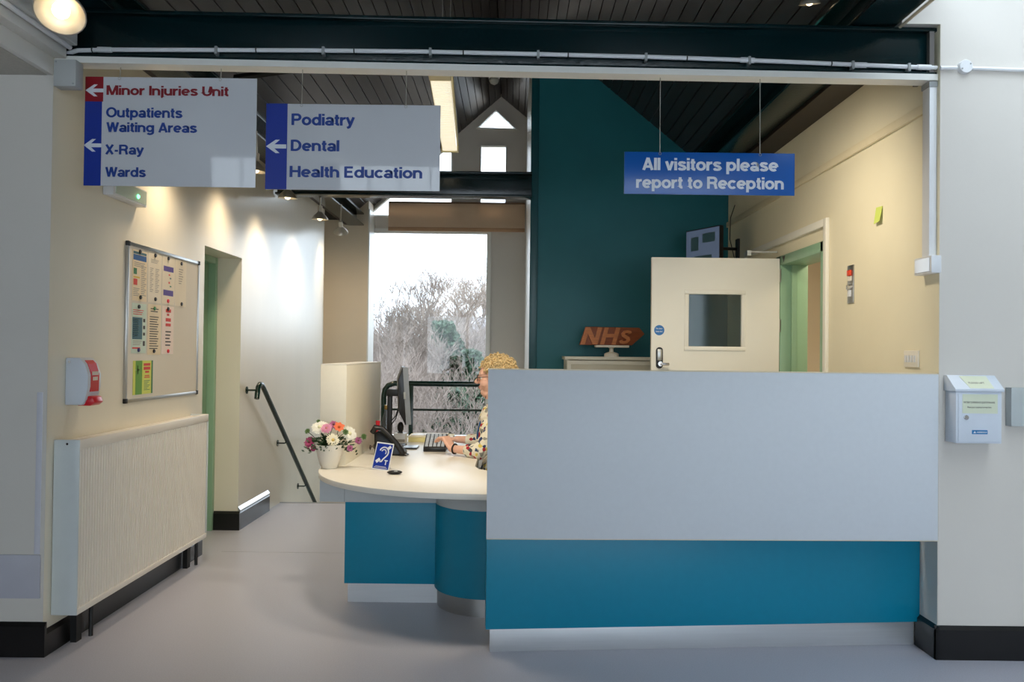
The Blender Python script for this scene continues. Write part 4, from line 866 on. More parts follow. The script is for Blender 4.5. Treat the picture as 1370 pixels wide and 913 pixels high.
# plant pot and flowers
pc = V((-1.085,4.965,DZ))
pot = thing('plant_pot', pc, 'cream tapered pot holding mixed flowers on the desk corner', 'pot')
MB().lathe([(.044,0),(.048,.004),(.068,.06),(.082,.115),(.086,.135),(.086,.142),(.080,.142),(.074,.10)], pc, 28).build('pot_body', TERRA, pot, smooth=True)
MB().lathe([(.0,.1),(.0745,.1),(.074,.105),(.0,.106)], pc, 20).build('soil', mat('potting_soil',(50,38,30),.9), pot)
def flower(px, py, dy, r, kind, label):
    c = atY(px, py, pc.y+dy); base = pc+V((random.uniform(-.03,.03),random.uniform(-.03,.03),.106))
    t = thing('flower', base, label, 'flower', 'flowers in the cream pot')
    d = (c-base).normalized(); mid = base.lerp(c,.5)+V((0,0,.01))
    MB().tube([base, mid, c], .0022, 5).build('stem', LEAFM, t)
    face = (d*.55+(CP-c).normalized()*.75).normalized(); a = face.orthogonal().normalized(); b = face.cross(a)
    pm = MB()
    col = {'white':((240,238,224),26,4),'pink':((226,150,178),20,3),'mauve':((176,96,140),18,2),'magenta':((186,70,120),18,2),'orange':((232,110,60),7,1),'button':((74,104,50),14,3),'cream':((244,236,208),22,4)}[kind]
    mt = mat('petal_'+kind, col[0], .6, nscale=60, namt=.1)
    nP, nL = col[1], col[2]
    for l in range(nL):
        lift = .15+.8*l/max(nL,1); rr = r*(1-.22*l)
        for k in range(nP):
            th = 2*PI*(k+.5*(l%2))/nP+random.uniform(-.08,.08); u = (a*math.cos(th)+b*math.sin(th)); s = face.cross(u)
            tip = c+(u*math.cos(lift)+face*math.sin(lift))*rr*random.uniform(.88,1.05); m_ = c.lerp(tip,.6)+face*r*.10
            wd = rr*(.42 if kind == 'orange' else .17)
            pm.add([c+s*wd*.3, c-s*wd*.3, m_-s*wd, tip-s*wd*.25, tip+s*wd*.25, m_+s*wd], [(0,1,2,5),(5,2,3,4)])
    po = pm.build('petals', mt, t, smooth=True)
    MB().ball(c+face*r*.18, r*.24, 6).build('centre', mat('petal_centre_'+kind, {'white':(236,232,190),'cream':(220,190,110),'pink':(206,130,120),'mauve':(120,70,60),'magenta':(120,50,60),'orange':(190,90,40),'button':(56,84,40)}[kind], .7), t, smooth=True)
    return t
for a in [(428,573,.0,.052,'white','spiky white chrysanthemum at the upper left of the pot'),(437,574,-.03,.036,'pink','pale pink carnation in the middle of the pot'),(446,569,.01,.03,'mauve','mauve flower at the top of the bunch'),
  (453.5,572,-.01,.034,'orange','orange lily at the top of the bunch'),(445,589.5,-.06,.042,'cream','cream white chrysanthemum at the front of the pot'),(467,581,.0,.05,'white','large white chrysanthemum at the right of the bunch'),
  (415,592,-.01,.04,'magenta','deep pink flower drooping over the left rim'),(420,600,-.02,.024,'magenta','small deep pink flower lowest on the left'),(479,590,.0,.026,'mauve','mauve flower reaching out at the right'),(468,600,-.05,.022,'mauve','mauve flower hanging over the right rim'),
  (411.5,577.5,0,.02,'button','green button flower at the far left'),(486.5,584.5,0,.021,'button','green button flower at the far right'),(462,578.5,-.05,.022,'button','green button flower in front of the large white bloom'),(426,564,.02,.014,'button','tiny green bud at the top left')]:
    flower(*a)
fo = MB()
for k in range(420):
    th = random.uniform(0,2*PI); rad = abs(random.gauss(0,.055)); c = pc+V((math.cos(th)*rad*1.25, math.sin(th)*rad*.9-.01, .125+random.uniform(0,.07)-rad*.25))
    d = V((math.cos(th),math.sin(th),random.uniform(-.3,.9))).normalized(); s = d.orthogonal().normalized()*random.uniform(.004,.009); L_ = random.uniform(.018,.036)
    fo.add([c, c+d*L_*.5+s, c+d*L_, c+d*L_*.5-s], [(0,1,2,3)])
tag(fo.build('foliage', LEAFM), 'dark green leaves between the flowers in the pot', 'foliage', kind='stuff')

# hearing loop card
hl = thing('hearing_loop_sign', (-.772,4.9,DZ), 'blue hearing loop card with ear symbol standing on the desk', 'sign', rz=math.radians(-14))
Ml = Mx.Rotation(math.radians(-17),4,'X') @ Mx.Rotation(math.radians(5),4,'Y')
bx((-.055,-.002,.0),(.055,.002,.165)).xf(Ml).build('card', PVC, hl, local=True, bevel=.0006)
bx((-.05,-.0027,.008),(.05,-.002,.158)).xf(Ml).build('blue_face', SIGNB, hl, local=True)
def sty(mb): return mb.xf(Ml)
def strip(P, w_): 
    m_ = MB(); P = [V((x,-.0034,z)) for x,z in P]
    for i in range(len(P)-1):
        d = (P[i+1]-P[i]).normalized(); s = V((-d.z,0,d.x))*w_
        e0 = d*(w_*.35 if i else 0); e1 = d*(w_*.35 if i < len(P)-2 else 0)
        m_.prism([P[i]-e0+s,P[i]-e0-s,P[i+1]+e1-s,P[i+1]+e1+s],(0,.0008,0))
    return m_
ear = [(.003+.028*math.cos(math.radians(t)),.108+.03*math.sin(math.radians(t))) for t in range(165,-50,-15)]+[(.005,.066),(-.002,.052),(-.014,.05)]
sty(strip(ear,.004)).build('ear_symbol', TXW, hl, local=True)
sty(strip([(.002+.014*math.cos(math.radians(t)),.108+.016*math.sin(math.radians(t))) for t in range(165,-40,-20)],.003)).build('ear_symbol', TXW, hl, local=True)
sty(strip([(-.036,.046),(-.014,.066)],.009)).build('bar_symbol', TXW, hl, local=True); sty(strip([(.024,.13),(.04,.146)],.008)).build('bar_symbol', TXW, hl, local=True)
sty(strip([(.016,.06),(.038,.06)],.003)).build('letter', TXW, hl, local=True); sty(strip([(.027,.06),(.027,.034)],.003)).build('letter', TXW, hl, local=True)
for z,w_ in ((.022,.034),(.015,.042)): sty(strip([(-w_,z),(w_,z)],.0012)).build('small_print', TXW, hl, local=True)
MB().hexa([(-.03,.09,0),(.03,.09,0),(.03,.093,0),(-.03,.093,0),(-.03,.038,.12),(.03,.038,.12),(.03,.041,.12),(-.03,.041,.12)]).build('back_strut', PVC, hl, local=True)
# small black gadget
p = desk(528,635)
q = MB().ball(p+V((0,0,.012)), .044, 8, rz=.012, ry=.022, rot=Mx.Rotation(.15,3,'Z')); gd = thing('handheld_gadget', p, 'small rounded black gadget lying in front of the blue card', 'gadget')
q.build('shell', BLK, gd, smooth=True); MB().ball(p+V((.008,-.012,.02)), .012, 6, rz=.005).build('button', PVCG, gd, smooth=True)

# telephone, facing the receptionist
p = V((-.825,5.66,DZ))
ph = thing('desk_telephone', p, 'black desk telephone with handset on its side beside the screen', 'telephone')
def phb(x0,z0,x1,z1,y0,y1): pass
MB().prism([(p.x-.095,p.y-.07,p.z),(p.x+.105,p.y-.07,p.z),(p.x+.105,p.y-.07,p.z+.018),(p.x-.07,p.y-.07,p.z+.165),(p.x-.1,p.y-.07,p.z+.15)],(0,.17,0)).build('body', BLK, ph, bevel=.008)
hs = [(p.x-.108,p.y-.095,p.z+.155),(p.x-.085,p.y-.1,p.z+.192),(p.x-.04,p.y-.1,p.z+.185),(p.x+.02,p.y-.1,p.z+.13),(p.x+.06,p.y-.1,p.z+.085),(p.x+.09,p.y-.098,p.z+.04),(p.x+.1,p.y-.095,p.z+.012)]
MB().tube(hs, [.018,.021,.018,.016,.016,.019,.017], 10).build('handset', BLK, ph, smooth=True)
dn = V((.147,0,.175)).normalized(); s_ = V((.175,0,-.147)).normalized()
mid = V((p.x-.07,p.y,p.z+.165))
bq = mid+s_*.02+dn*.002
MB().hexa([bq+V((0,-.02,0)),bq+V((0,.08,0)),bq+s_*.05+V((0,.08,0)),bq+s_*.05+V((0,-.02,0))]+[k+dn*.003 for k in (bq+V((0,-.02,0)),bq+V((0,.08,0)),bq+s_*.05+V((0,.08,0)),bq+s_*.05+V((0,-.02,0)))]).build('display', mat('grey_display',(110,124,120),.2), ph)
for r_ in range(4):
    for k in range(3):
        o = mid+s_*(.09+.025*r_)+dn*.002+V((0,-.015+.032*k,0))
        q = [o,o+V((0,.022,0)),o+s_*.016+V((0,.022,0)),o+s_*.016]; MB().hexa(q+[v+dn*.004 for v in q]).build('key', PVCG, ph)
MB().tube([(p.x+.09,p.y-.09,p.z+.01),(p.x+.12,p.y-.1,p.z+.006),(p.x+.13,p.y-.03,p.z+.006),(p.x+.1,p.y+.05,p.z+.006)], .004, 6).build('cord', BLK, ph, smooth=True)
# sunglasses
p = desk(498,602)
sgl = thing('sunglasses', p, 'dark sunglasses lying by the foot of the telephone', 'sunglasses')
for s in (-1,1):
    MB().ball(p+V((.0+s*.008,s*.034,.02)), .006, 8, rz=.018, ry=.026).build('lens', BLK, sgl, smooth=True)
    MB().tube([p+V((s*.008,s*.058,.028)),p+V((.06,s*.055,.022)),p+V((.1,s*.05,.004))], .003, 5).build('temple', mat('tortoise_plastic',(80,56,24),.3), sgl, smooth=True)
MB().tube([p+V((0,-.012,.026)),p+V((0,.012,.026))], .003, 5).build('bridge', BLK, sgl)

# monitor on stand
mc = atY(541,528,6.12)
mo = thing('computer_monitor', (mc.x-.06,6.12,DZ), 'black computer monitor seen edge-on from behind on a column stand', 'monitor')
Mm = Mx.Translation(mc) @ RZ(math.radians(9)) @ Mx.Rotation(math.radians(-4),4,'Y')
def mb_(a,b,nm,mt,par=mo,bev=.004): return bx(a,b).xf(Mm).build(nm,mt,par,bevel=bev)
hz = .205
MB().prism([(-.012,-.24,-hz),(.012,-.24,-hz),(.012,-.24,hz),(-.008,-.24,hz),(-.045,-.24,hz-.09),(-.05,-.24,-hz+.09)],(0,.48,0)).xf(Mm).build('casing', BLK, mo, bevel=.004)
mb_((.012,-.24,-hz),(.017,.24,hz),'bezel',BLKM); mb_((.017,-.225,-hz+.02),(.018,.225,hz-.012),'screen',mat('lit_screen',(190,205,220),.2,emit=.5,ecol=(.75,.88,1)),mo,0); mb_((-.006,-.2415,-hz),(.03,-.24,hz),'side_edge',mat('painted_reflection_edge',(120,124,128),.3),mo,0)  # side edge lightened: the reflection on the screen is put into its colour
mb_((-.012,-.246,-.02),(.004,-.241,.03),'port_plate',PVCG)
sx = atY(521.5,560,6.15).x
tp_ = atY(522,521,6.15)
bx((sx-.016,6.12,DZ+.015),(sx+.016,6.17,tp_.z)).build('column', BLKM, mo, bevel=.004)
bx((sx-.02,6.11,tp_.z-.05),(mc.x-.03,6.18,tp_.z)).build('neck', BLKM, mo, bevel=.004); bx((sx-.03,6.06,DZ),(sx+.12,6.22,DZ+.015)).build('foot', BLKM, mo, bevel=.004)
for k in range(2): MB().tube([mc+V((-.04,.02,-.08-.02*k)),(sx+.05,6.1,mc.z-.16-.02*k),(sx+.012,6.12,mc.z-.2-.03*k)], .004, 5).build('cable', BLK, mo, smooth=True)
# calculator / key pad
p = desk(581,605); 
ca = thing('desk_calculator', p+V((0,.1,0)), 'black desk calculator with pale keys near the hands', 'calculator')
MB().hexa([(p.x-.078,p.y,DZ),(p.x+.078,p.y,DZ),(p.x+.078,p.y+.2,DZ),(p.x-.078,p.y+.2,DZ),(p.x-.078,p.y,DZ+.03),(p.x+.078,p.y,DZ+.03),(p.x+.078,p.y+.2,DZ+.11),(p.x-.078,p.y+.2,DZ+.11)]).build('body', BLK, ca, bevel=.005)
KEY = mat('pale_key',(196,204,214),.4)
for r_ in range(5):
    for k in range(5):
        y_ = p.y+.015+.034*r_; z_ = DZ+.03+(y_-p.y)*.4; x_ = p.x-.069+.0285*k
        MB().hexa([(x_,y_,z_),(x_+.023,y_,z_),(x_+.023,y_+.025,z_+.01),(x_,y_+.025,z_+.01),(x_+.002,y_,z_+.008),(x_+.021,y_,z_+.008),(x_+.021,y_+.022,z_+.018),(x_+.002,y_+.022,z_+.018)]).build('key', KEY, ca)
# tablet, folders, papers, small items
p = desk(549,601); t = thing('mobile_phone', p, 'flat black device with pale screen behind the telephone', 'device')
bx((p.x-.06,p.y-.03,DZ),(p.x+.05,p.y+.13,DZ+.012)).build('case', BLK, t, bevel=.003); bx((p.x-.055,p.y-.02,DZ+.012),(p.x+.045,p.y+.12,DZ+.0125)).build('screen', mat('pale_blue_screen',(176,198,226),.2), t)
p = atZ(548,590,DZ)
t = thing('yellow_folder', p, 'thick pale yellow ledger lying at the back of the desk', 'folder')
bx((p.x,6.45,DZ),(p.x+.34,6.7,DZ+.035)).build('pages', mat('pale_yellow_pages',(232,222,160),.7,nscale=60,namt=.05,stretch=(1,1,12)), t, bevel=.002); bx((p.x-.004,6.446,DZ+.035),(p.x+.344,6.704,DZ+.042)).build('cover', mat('cream_card',(238,230,196),.6), t)
t = thing('paper_stack', (p.x+.01,6.47,DZ+.042), 'loose white sheets on top of the yellow ledger', 'papers')
bx((p.x+.015,6.46,DZ+.042),(p.x+.3,6.67,DZ+.05)).build('sheets', PAPER, t); bx((p.x+.02,6.48,DZ+.05),(p.x+.23,6.62,DZ+.0515)).xf(Mx.Identity(4)).build('top_sheet', PVC, t)
p = desk(538,592); t = thing('tissue_box', p, 'small white carton behind the monitor foot', 'box')
bx((p.x-.055,6.34,DZ),(p.x+.035,6.44,DZ+.075)).build('carton', PVC, t, bevel=.003); bx((p.x-.05,6.338,DZ+.01),(p.x+.03,6.34,DZ+.03)).build('print', GREY, t)
t = thing('computer_mouse', (p.x-.01,6.39,DZ+.075), 'black webcam-like gadget standing on the white carton', 'gadget')
MB().ball((p.x-.01,6.39,DZ+.118), .026, 8, rz=.043, ry=.02).build('shell', BLK, t, smooth=True); bx((p.x-.03,6.375,DZ+.075),(p.x+.01,6.405,DZ+.082)).build('base', BLKM, t)
p = atY(517,552,6.3); t = thing('bottle', (p.x,6.3,DZ), 'clear bottle with gold cap beside the side screen', 'bottle')
MB().lathe([(.036,0),(.036,.16),(.03,.2),(.016,.24),(.014,.262)], (p.x,6.3,DZ), 18).build('glass', glass('grey_glass',(205,212,218),1.5,.05,.18,(190,198,205)), t, smooth=True)
MB().lathe([(.017,.262),(.017,.295)], (p.x,6.3,DZ), 14).build('cap', mat('gold_cap',(170,140,80),.35,.6), t, smooth=True)
p = atY(508,562,6.0); t = thing('plastic_tube', (-.965,6.0,DZ), 'slim red plastic tube against the side screen behind the telephone', 'tube')
MB().lathe([(.014,0),(.015,.1),(.015,.19),(.013,.19),(.012,.02)], (-.965,6.0,DZ), 16).build('tub', RED, t, smooth=True); MB().lathe([(.016,.19),(.016,.2),(.0,.2)], (-.965,6.0,DZ), 16).build('lid', RED, t, smooth=True)
p = desk(612,604); q = bx((p.x-.12,p.y-.03,DZ),(p.x+.07,p.y+.22,DZ+.0015)).build('paper_sheet', mat('bluish_paper',(206,216,236),.6)); tag(q, 'pale bluish sheet of paper under the wrist', 'paper')
# ------------------------------------------------------------------ receptionist
PX0, PY0 = 0.0, 5.75
person = thing('person', (PX0,PY0,0), 'seated person with curly blonde hair, glasses and floral blouse typing at the desk', 'person', rz=PI); person.location.z = -.055; person.scale = (1.04,1.04,1.04)
def remesh(mb, name, mt, parent, vox=.006, it=4):
    o = mb.build(name, mt, parent, local=True)
    md = o.modifiers.new('r','REMESH'); md.mode = 'VOXEL'; md.voxel_size = vox
    sm = o.modifiers.new('s','SMOOTH'); sm.iterations = it; sm.factor = .5
    me = bpy.data.meshes.new_from_object(o.evaluated_get(bpy.context.evaluated_depsgraph_get()))
    old = o.data; o.modifiers.clear(); o.data = me; bpy.data.meshes.remove(old); me.shade_smooth(); me.name = name
    if not me.materials: me.materials.append(mt)
    return o
Hc = V((.115,0,1.29))
body = MB()
# head
body.ball((.10,0,1.297), .104, 14, rz=.108, ry=.08); body.ball((.138,0,1.235), .075, 12, rz=.085, ry=.062); body.ball((.178,0,1.17), .03, 10, rz=.026, ry=.03)
body.cap((.15,0,1.165),(.06,0,1.2),.045,.05); body.ball((.17,0,1.285), .05, 10, rz=.06, ry=.06)       # jaw, forehead
body.cap((.213,0,1.275),(.238,0,1.240),.010,.0125); body.ball((.228,0,1.236), .013, 8, ry=.019, rz=.011)   # nose
body.ball((.205,0,1.207), .016, 8, ry=.024, rz=.008); body.ball((.202,0,1.194), .016, 8, ry=.022, rz=.008)   # lips
for s in (-1,1):
    body.ball((.178,s*.04,1.235), .034, 8, rz=.034, ry=.026); body.cap((.208,s*.015,1.292),(.198,s*.05,1.292),.010,.009)
    body.ball((.105,s*.082,1.262), .018, 8, rz=.032, ry=.01)
body.cap((.075,0,1.06),(.09,0,1.2),.058,.052)     # neck
# trunk and limbs (inside the clothes)
body.cap((.0,0,.62),(.06,0,.98),.12,.13); body.cap((.06,-.13,1.02),(.06,.13,1.02),.05,.05); body.cap((0,-.08,.60),(0,.08,.60),.11,.11)
def arm(s, sh, el, wr):
    body.cap(sh,el,.043,.036); body.cap(el,wr,.037,.026)
arm(1,(.07,.18,1.01),(.20,.235,.80),(.385,.115,.805)); arm(-1,(.07,-.18,1.01),(.21,-.255,.82),(.375,-.275,.825))
for s in (-1,1):
    body.cap((.02,s*.1,.58),(.42,s*.11,.54),.075,.058); body.cap((.42,s*.11,.54),(.40,s*.11,.15),.055,.038); body.cap((.39,s*.11,.11),(.52,s*.12,.085),.036,.028)
# hands: palm plus five fingers
def hand(wr, kn, side, curl):
    wr = V(wr); kn = V(kn); d = (kn-wr).normalized(); z = V((0,0,1)); l = z.cross(d).normalized(); n = d.cross(l).normalized(); n = n if n.z > 0 else -n
    for k in range(4):
        off = l*(.026-.0175*k); body.cap(wr+off*.55, kn+off, .0165, .0125)
    Ls = (.036,.042,.039,.03)
    for k in range(4):
        off = l*(.026-.0175*k)*1.06; p = kn+off; L_ = Ls[k]; dirs = d
        for j,(f_,r_) in enumerate(((1,.0098),(.72,.0088),(.58,.0078))):
            ang = curl[j]; dd = (d*math.cos(ang)-n*math.sin(ang)).normalized(); q = p+dd*L_*f_; body.cap(p,q,r_,r_*.92,10); p = q
    th = wr+l*(side*.022)+d*.02; t1 = th+l*(side*.022)+d*.03-n*.012; t2 = t1+d*.03-n*.008-l*(side*.004); body.cap(th,t1,.0145,.012,10); body.cap(t1,t2,.0115,.009,10)
hand((.385,.115,.805),(.43,.075,.872), -1, (.9,1.35,1.7)); hand((.375,-.275,.825),(.45,-.28,.83), 1, (.25,.45,.6))
bo = remesh(body, 'body', SKIN, person, .0045, 5)
# blouse
BLOUSE = ramp_mat('floral_blouse', [(0,(232,226,206)),(.56,(150,150,140)),(.64,(236,230,212)),(.74,(168,34,52)),(.82,(40,62,104)),(.88,(222,200,96)),(.92,(238,232,214)),(.97,(70,74,84))], 46, .8)
bl2 = MB(); bl2.cap((.0,0,.63),(.075,0,.98),.148,.145); bl2.cap((.06,-.14,1.005),(.06,.14,1.005),.066,.066); bl2.cap((0,-.09,.64),(0,.09,.64),.125,.125)
bl2.cap((.09,-.12,.67),(.09,.12,.67),.115,.115); bl2.cap((.13,-.07,.93),(.13,.07,.93),.085,.085); bl2.cap((.06,0,1.04),(.068,0,1.075),.085,.066)
for s, el, sp_ in ((1,(.20,.235,.80),(.265,.193,.803)),(-1,(.21,-.255,.82),(.28,-.263,.822))):
    bl2.cap((.065,s*.175,1.005),el,.064,.054); bl2.cap(el,sp_,.052,.047)
remesh(bl2, 'blouse', BLOUSE, person, .007, 4)
tr_ = MB(); tr_.cap((0,-.09,.60),(0,.09,.60),.13,.13)
for s in (-1,1): tr_.cap((.02,s*.1,.59),(.43,s*.11,.545),.09,.07); tr_.cap((.43,s*.11,.545),(.40,s*.11,.17),.068,.052)
remesh(tr_, 'trousers', mat('black_trousers',(24,24,28),.8,nscale=40,namt=.1), person, .008, 4)
for s in (-1,1):
    q = MB().cap((.38,s*.11,.105),(.53,s*.12,.088),.045,.035); q.v = [V((v.x,v.y,max(v.z,.0545))) for v in q.v]; q.build('shoe', BLK, person, local=True, smooth=True)
# eyes, lips, glasses
for s in (-1,1):
    e = MB().ball((.197,s*.034,1.266), .0135, 8).build('eye', mat('eye_white',(226,222,214),.2), person, local=True, smooth=True)
    MB().ball((.2065,s*.034,1.266), .006, 6).build('iris', mat('dark_iris',(50,60,70),.15), e, local=True, smooth=True)
MB().ball((.2105,0,1.2065), .011, 8, ry=.021, rz=.005).ball((.208,0,1.1965), .011, 8, ry=.019, rz=.0055).build('lips', mat('lip_colour',(196,92,92),.4), person, local=True, smooth=True)
gl = MB()
for s in (-1,1):
    gl.tube([(.226-.004*math.cos(t)*0, s*.034+.0265*math.cos(t), 1.264+.0225*math.sin(t)) for t in [2*PI*k/20 for k in range(20)]], .0023, 6, True)
    gl.tube([(.224,s*.062,1.270),(.17,s*.081,1.274),(.10,s*.088,1.276)], .0022, 5)
gl.tube([(.227,-.008,1.27),(.229,0,1.274),(.227,.008,1.27)], .002, 5)
go = gl.build('glasses', mat('dark_glasses_frame',(40,26,34),.25), person, local=True, smooth=True)
for s in (-1,1): MB().prism([(.2255,s*.034+.0255*math.cos(t),1.264+.0215*math.sin(t)) for t in [2*PI*k/16 for k in range(16)]],(.0012,0,0)).build('lens', GLASS, go, local=True)
# curly hair: short coils over the scalp
hair = MB(); random.seed(11)
hair.ball((.082,0,1.314), .100, 10, rz=.092, ry=.084)
cnt = 0
while cnt < 520:
    u = random.uniform(-1,1); ph_ = random.uniform(0,2*PI); q = math.sqrt(1-u*u)
    n_ = V((q*math.cos(ph_), q*math.sin(ph_), u)); p = V((.088,0,1.305))+V((n_.x*.108,n_.y*.088,n_.z*.102))
    if p.x > .165 and p.z < 1.335: continue
    if p.x > .11 and p.z < 1.29: continue
    if p.z < 1.20: continue
    cnt += 1; a = n_.orthogonal().normalized(); b = n_.cross(a); R_ = random.uniform(.008,.017); t0 = random.uniform(0,6); up = random.uniform(.012,.034); w0 = random.choice((1.0,-1.0))
    lean = (a*random.uniform(-1,1)+b*random.uniform(-1,1))*.014
    hair.tube([p+n_*(up*k/9)+lean*(k/9)+(a*math.cos(t0+w0*k*.95)+b*math.sin(t0+w0*k*.95))*R_*(1-.04*k) for k in range(10)], [.003,.004,.0046,.005,.005,.005,.0046,.004,.0034,.002], 5)
hair.build('hair', HAIRM, person, local=True, smooth=True)
# lanyard, bracelet, earphone cable
MB().tube([(.10,.062,1.085),(.165,.07,1.035),(.205,.055,.97),(.222,.03,.90),(.225,.0,.86)], .006, 6).tube([(.10,-.062,1.085),(.165,-.07,1.035),(.205,-.055,.97),(.222,-.03,.90),(.225,0,.86)], .006, 6).build('lanyard', mat('blue_lanyard',(40,90,150),.6), person, local=True, smooth=True)
d = (V((.385,.115,.805))-V((.20,.235,.80))).normalized(); c = V((.365,.128,.805)); q = MB(); rr = q.ring(c,d,.031,16); MB().tube(rr,.0055,6,True).build('bracelet', BLK, person, local=True, smooth=True)
MB().tube([(.165,.03,1.16),(.178,.035,1.12),(.172,.045,1.085),(.14,.06,1.075)], .0022, 5).build('neck_cord', BLK, person, local=True, smooth=True)

# office chair under the receptionist
ch = thing('office_chair', (.05,5.75,0), 'black office swivel chair under the receptionist', 'chair')
CHF = mat('black_chair_fabric',(26,27,32),.9,nscale=80,namt=.1)
bx((-.24,5.52,.36),(.26,5.98,.425)).build('seat', CHF, ch, bevel=.02); bx((.22,5.54,.56),(.29,5.96,1.0)).build('backrest', CHF, ch, bevel=.02); bx((.25,5.71,.38),(.30,5.79,.6)).build('back_support', BLK, ch, bevel=.004)
MB().cyl((.05,5.75,.1),(.05,5.75,.36),.028,n=14).build('gas_lift', BLKM, ch, smooth=True)
for k in range(5):
    a = 2*PI*k/5+.3; e = V((.05+.27*math.cos(a),5.75+.27*math.sin(a),.075)); lg = MB().tube([(.05,5.75,.11),e],[.024,.016],8).build('base_arm', BLK, ch, smooth=True); MB().lathe([(.03,-.02),(.03,.02)], e+V((0,0,-.045)), 14, (-math.sin(a),math.cos(a),0)).build('castor', BLK, lg, smooth=True)

# ------------------------------------------------------------------ outdoors
random.seed(3)
GR = mat('winter_bank',(116,104,92),.95,nscale=2,namt=.3)
bank = MB(); N = 24
prof = [(11.6,-2.6),(16,-2.0),(22,-.6),(30,.6),(45,1.6),(70,2.2),(110,3.2)]
vs_ = []; fs = []
for j,(y,z) in enumerate(prof):
    for i in range(N): x = -60+100*i/(N-1); vs_.append((x,y,z+random.uniform(-.15,.15)*(j>0)))
for j in range(len(prof)-1):
    for i in range(N-1): fs.append((j*N+i,j*N+i+1,(j+1)*N+i+1,(j+1)*N+i))
bank.add(vs_,fs); tag(bank.build('ground', GR, smooth=True), 'brown winter bank rising outside the window', 'ground', kind='structure')
def gz_(y):
    for (a,b) in zip(prof,prof[1:]):
        if a[0] <= y <= b[0]: return a[1]+(b[1]-a[1])*(y-a[0])/(b[0]-a[0])
    return 3
BARK = [mat('grey_brown_bark',(112,102,94),.9,nscale=8,namt=.2), mat('pinkish_bark',(122,110,102),.9,nscale=8,namt=.2), mat('pale_bark',(150,138,128),.9,nscale=8,namt=.2)]
def grow(seed, h, spread, depth, n0=4):
    rnd = random.Random(seed); segs = []
    def rec(p, d, r, L, k):
        pts = [p]; rr = [r]
        for i in range(3):
            d = (d+V((rnd.uniform(-.16,.16),rnd.uniform(-.16,.16),rnd.uniform(-.04,.14)))).normalized(); p = p+d*(L/3); pts.append(p); rr.append(r*(1-.14*(i+1)))
        segs.append((pts,rr))
        if k == 0: return
        for i in range(n0 if k > 1 else 3):
            t = rnd.uniform(.35,1); j = min(2,int(t*3)); q = pts[j].lerp(pts[j+1],t*3-j)
            a = rnd.uniform(0,2*PI); dd = (d*rnd.uniform(.5,1)+V((math.cos(a),math.sin(a),rnd.uniform(.0,.6)))*spread*rnd.uniform(.5,1)).normalized()
            rec(q, dd, rr[j]*.58, L*rnd.uniform(.5,.74), k-1)
    rec(V((0,0,-.3)), V((0,0,1)), h*.017, h*.5, depth)
    m_ = MB()
    for pts,rr in segs: m_.tube(pts, [max(x,.006) for x in rr], 4 if rr[0] > .03 else 3)
    return m_
proto = []
for i,(h,sp_,mt) in enumerate(((7,.85,0),(8,.6,1),(6,1.0,2),(5,1.1,1))):
    o = grow(20+i,h,sp_,5,5 if i != 3 else 4).build('bare_tree', BARK[mt]); proto.append(o)
def put_tree(k, px, py_top, y, label, used=[0,0,0,0], s=None):
    h = (7,8,6,5)[k]; x = atY(px,400,y).x; zt_ = atY(px,py_top,y).z; s = (zt_-gz_(y)+.3)/(max(v.co.z for v in proto[k].data.vertices)+.3)
    o = proto[k] if not used[k] else proto[k].copy()
    if used[k]: COL.objects.link(o)
    used[k] = 1; o.location = (x,y,gz_(y)); o.scale = (s,s,s); o.rotation_euler = (0,0,random.uniform(0,6))
    tag(o, label, 'tree', 'bare trees outside the window')
TR = [(0,540,352,24,'tall thin bare tree left of the middle of the window'),(1,570,345,28,'slender bare tree reaching highest at the centre of the window'),(2,608,362,26,'bushy bare tree right of the centre of the window'),(1,640,345,30,'tall twiggy bare tree at the right edge of the window'),
 (0,510,402,27,'bare tree at the left edge of the window'),(2,625,352,35,'bare tree behind the bushy one at the right'),(3,535,470,17,'low pale bare shrub at the lower left of the window'),(3,585,430,20,'low bare tree in the middle of the window'),(3,640,430,21,'low bare tree beside the right window frame'),
 (2,555,430,31,'distant bare tree behind the low middle ones'),(3,500,480,19,'low bare shrub near the left window frame'),(2,590,400,38,'far bare tree in the middle distance'),(3,615,470,16,'nearest bare shrub low in the window'),(0,470,420,26,'bare tree hidden left of the window'),(1,665,380,27,'bare tree hidden right of the window'),(3,560,505,15.5,'nearest bare shrub left of the ivy'),(2,530,425,40,'far bare tree at the left')]
for a in TR: put_tree(*a)
# twig thicket
tw = MB(); random.seed(5)
for k in range(5200):
    y = random.uniform(14,42); px = random.uniform(440,700); x = atY(px,450,y).x; z = gz_(y)
    L_ = random.uniform(.5,2.0); p = V((x,y,z+random.uniform(-.1,.9))); d = V((random.uniform(-.9,.9),random.uniform(-.3,.3),random.uniform(.2,1))).normalized(); q = p+d*L_*.5+V((random.uniform(-.15,.15),0,random.uniform(-.1,.2))); e = q+d*L_*.5+V((random.uniform(-.2,.2),0,random.uniform(-.35,.2)))
    r = random.uniform(.006,.016); tw.tube([p,q,e],[r,r*.7,r*.3],3)
tag(tw.build('thicket', BARK[1]), 'tangle of bare brambles and twigs covering the bank', 'thicket', kind='stuff')
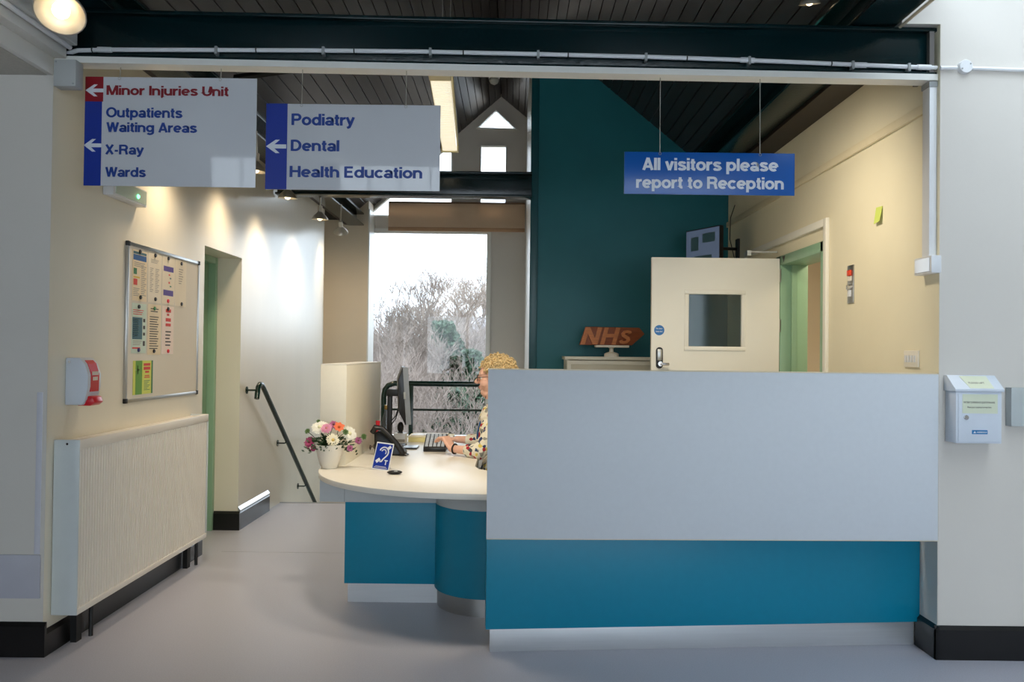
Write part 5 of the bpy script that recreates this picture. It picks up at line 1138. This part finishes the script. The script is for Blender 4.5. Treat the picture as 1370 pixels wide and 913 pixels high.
# ivy columns
IVY = mat('ivy_green',(40,64,40),.6,nscale=4,namt=.35)
def ivy(px, ytop, ybot, y, wd, n_, label):
    m_ = MB(); a = atY(px,ytop,y); b = atY(px,ybot,y); zb0 = gz_(y); t = thing('ivy_tree', (a.x,y,zb0), label, 'tree', 'ivy covered trees')
    for k in range(n_):
        tt = random.random(); z = zb0+(a.z-zb0)*tt; r = wd*(1.1-.75*tt)*math.sqrt(random.random()); th = random.uniform(0,2*PI); c = V((a.x+r*math.cos(th)+.25*math.sin(z*2.1),y+r*math.sin(th),z))
        u = V((random.uniform(-1,1),random.uniform(-1,1),random.uniform(-1,1))).normalized(); s = u.orthogonal().normalized(); S = random.uniform(.05,.11)
        m_.add([c-u*S, c+s*S*.7, c+u*S, c-s*S*.7],[(0,1,2,3)])
    lo_ = m_.build('ivy_leaves', IVY, t); lo_['kind'] = 'stuff'
    MB().tube([(a.x,y,zb0-.2),(a.x+.1,y,(zb0+a.z)/2),(a.x,y,a.z)],[.12,.09,.03],6).build('trunk', BARK[0], t)
ivy(606,432,580,21,.75,4500,'tall ivy covered trunk right of the middle of the window'); ivy(628,470,580,19.5,.55,2200,'shorter ivy covered stump at the lower right of the window'); ivy(596,520,580,17,.6,1500,'low mound of ivy near the bottom of the window')
# pale house half hidden by the trees
hs_ = thing('distant_house', (-4.0,75,2.2), 'pale distant house glimpsed through the trees', 'house')
a = atY(604,432,75); b = atY(652,472,75); z0h = gz_(75)
HW = mat('pale_render',(206,204,204),.8); 
bx((a.x,75,z0h-.3),(b.x+2,79,a.z-.9)).build('wall', HW, hs_)
MB().prism([(a.x-.3,74.7,a.z-.9),(a.x-.3,79.3,a.z-.9),(a.x-.3,77,a.z+.6)],(b.x+2.6-a.x,0,0)).build('roof', mat('grey_slate_roof',(150,150,156),.8), hs_)
for k in range(3):
    x = a.x+.5+1.35*k; wn = bx((x,74.95,b.z+.5),(x+.8,75,b.z+1.4)).build('window', PVC, hs_); bx((x+.08,74.93,b.z+.58),(x+.72,74.95,b.z+1.32)).build('pane', mat('dark_pane',(90,100,108),.2), wn)
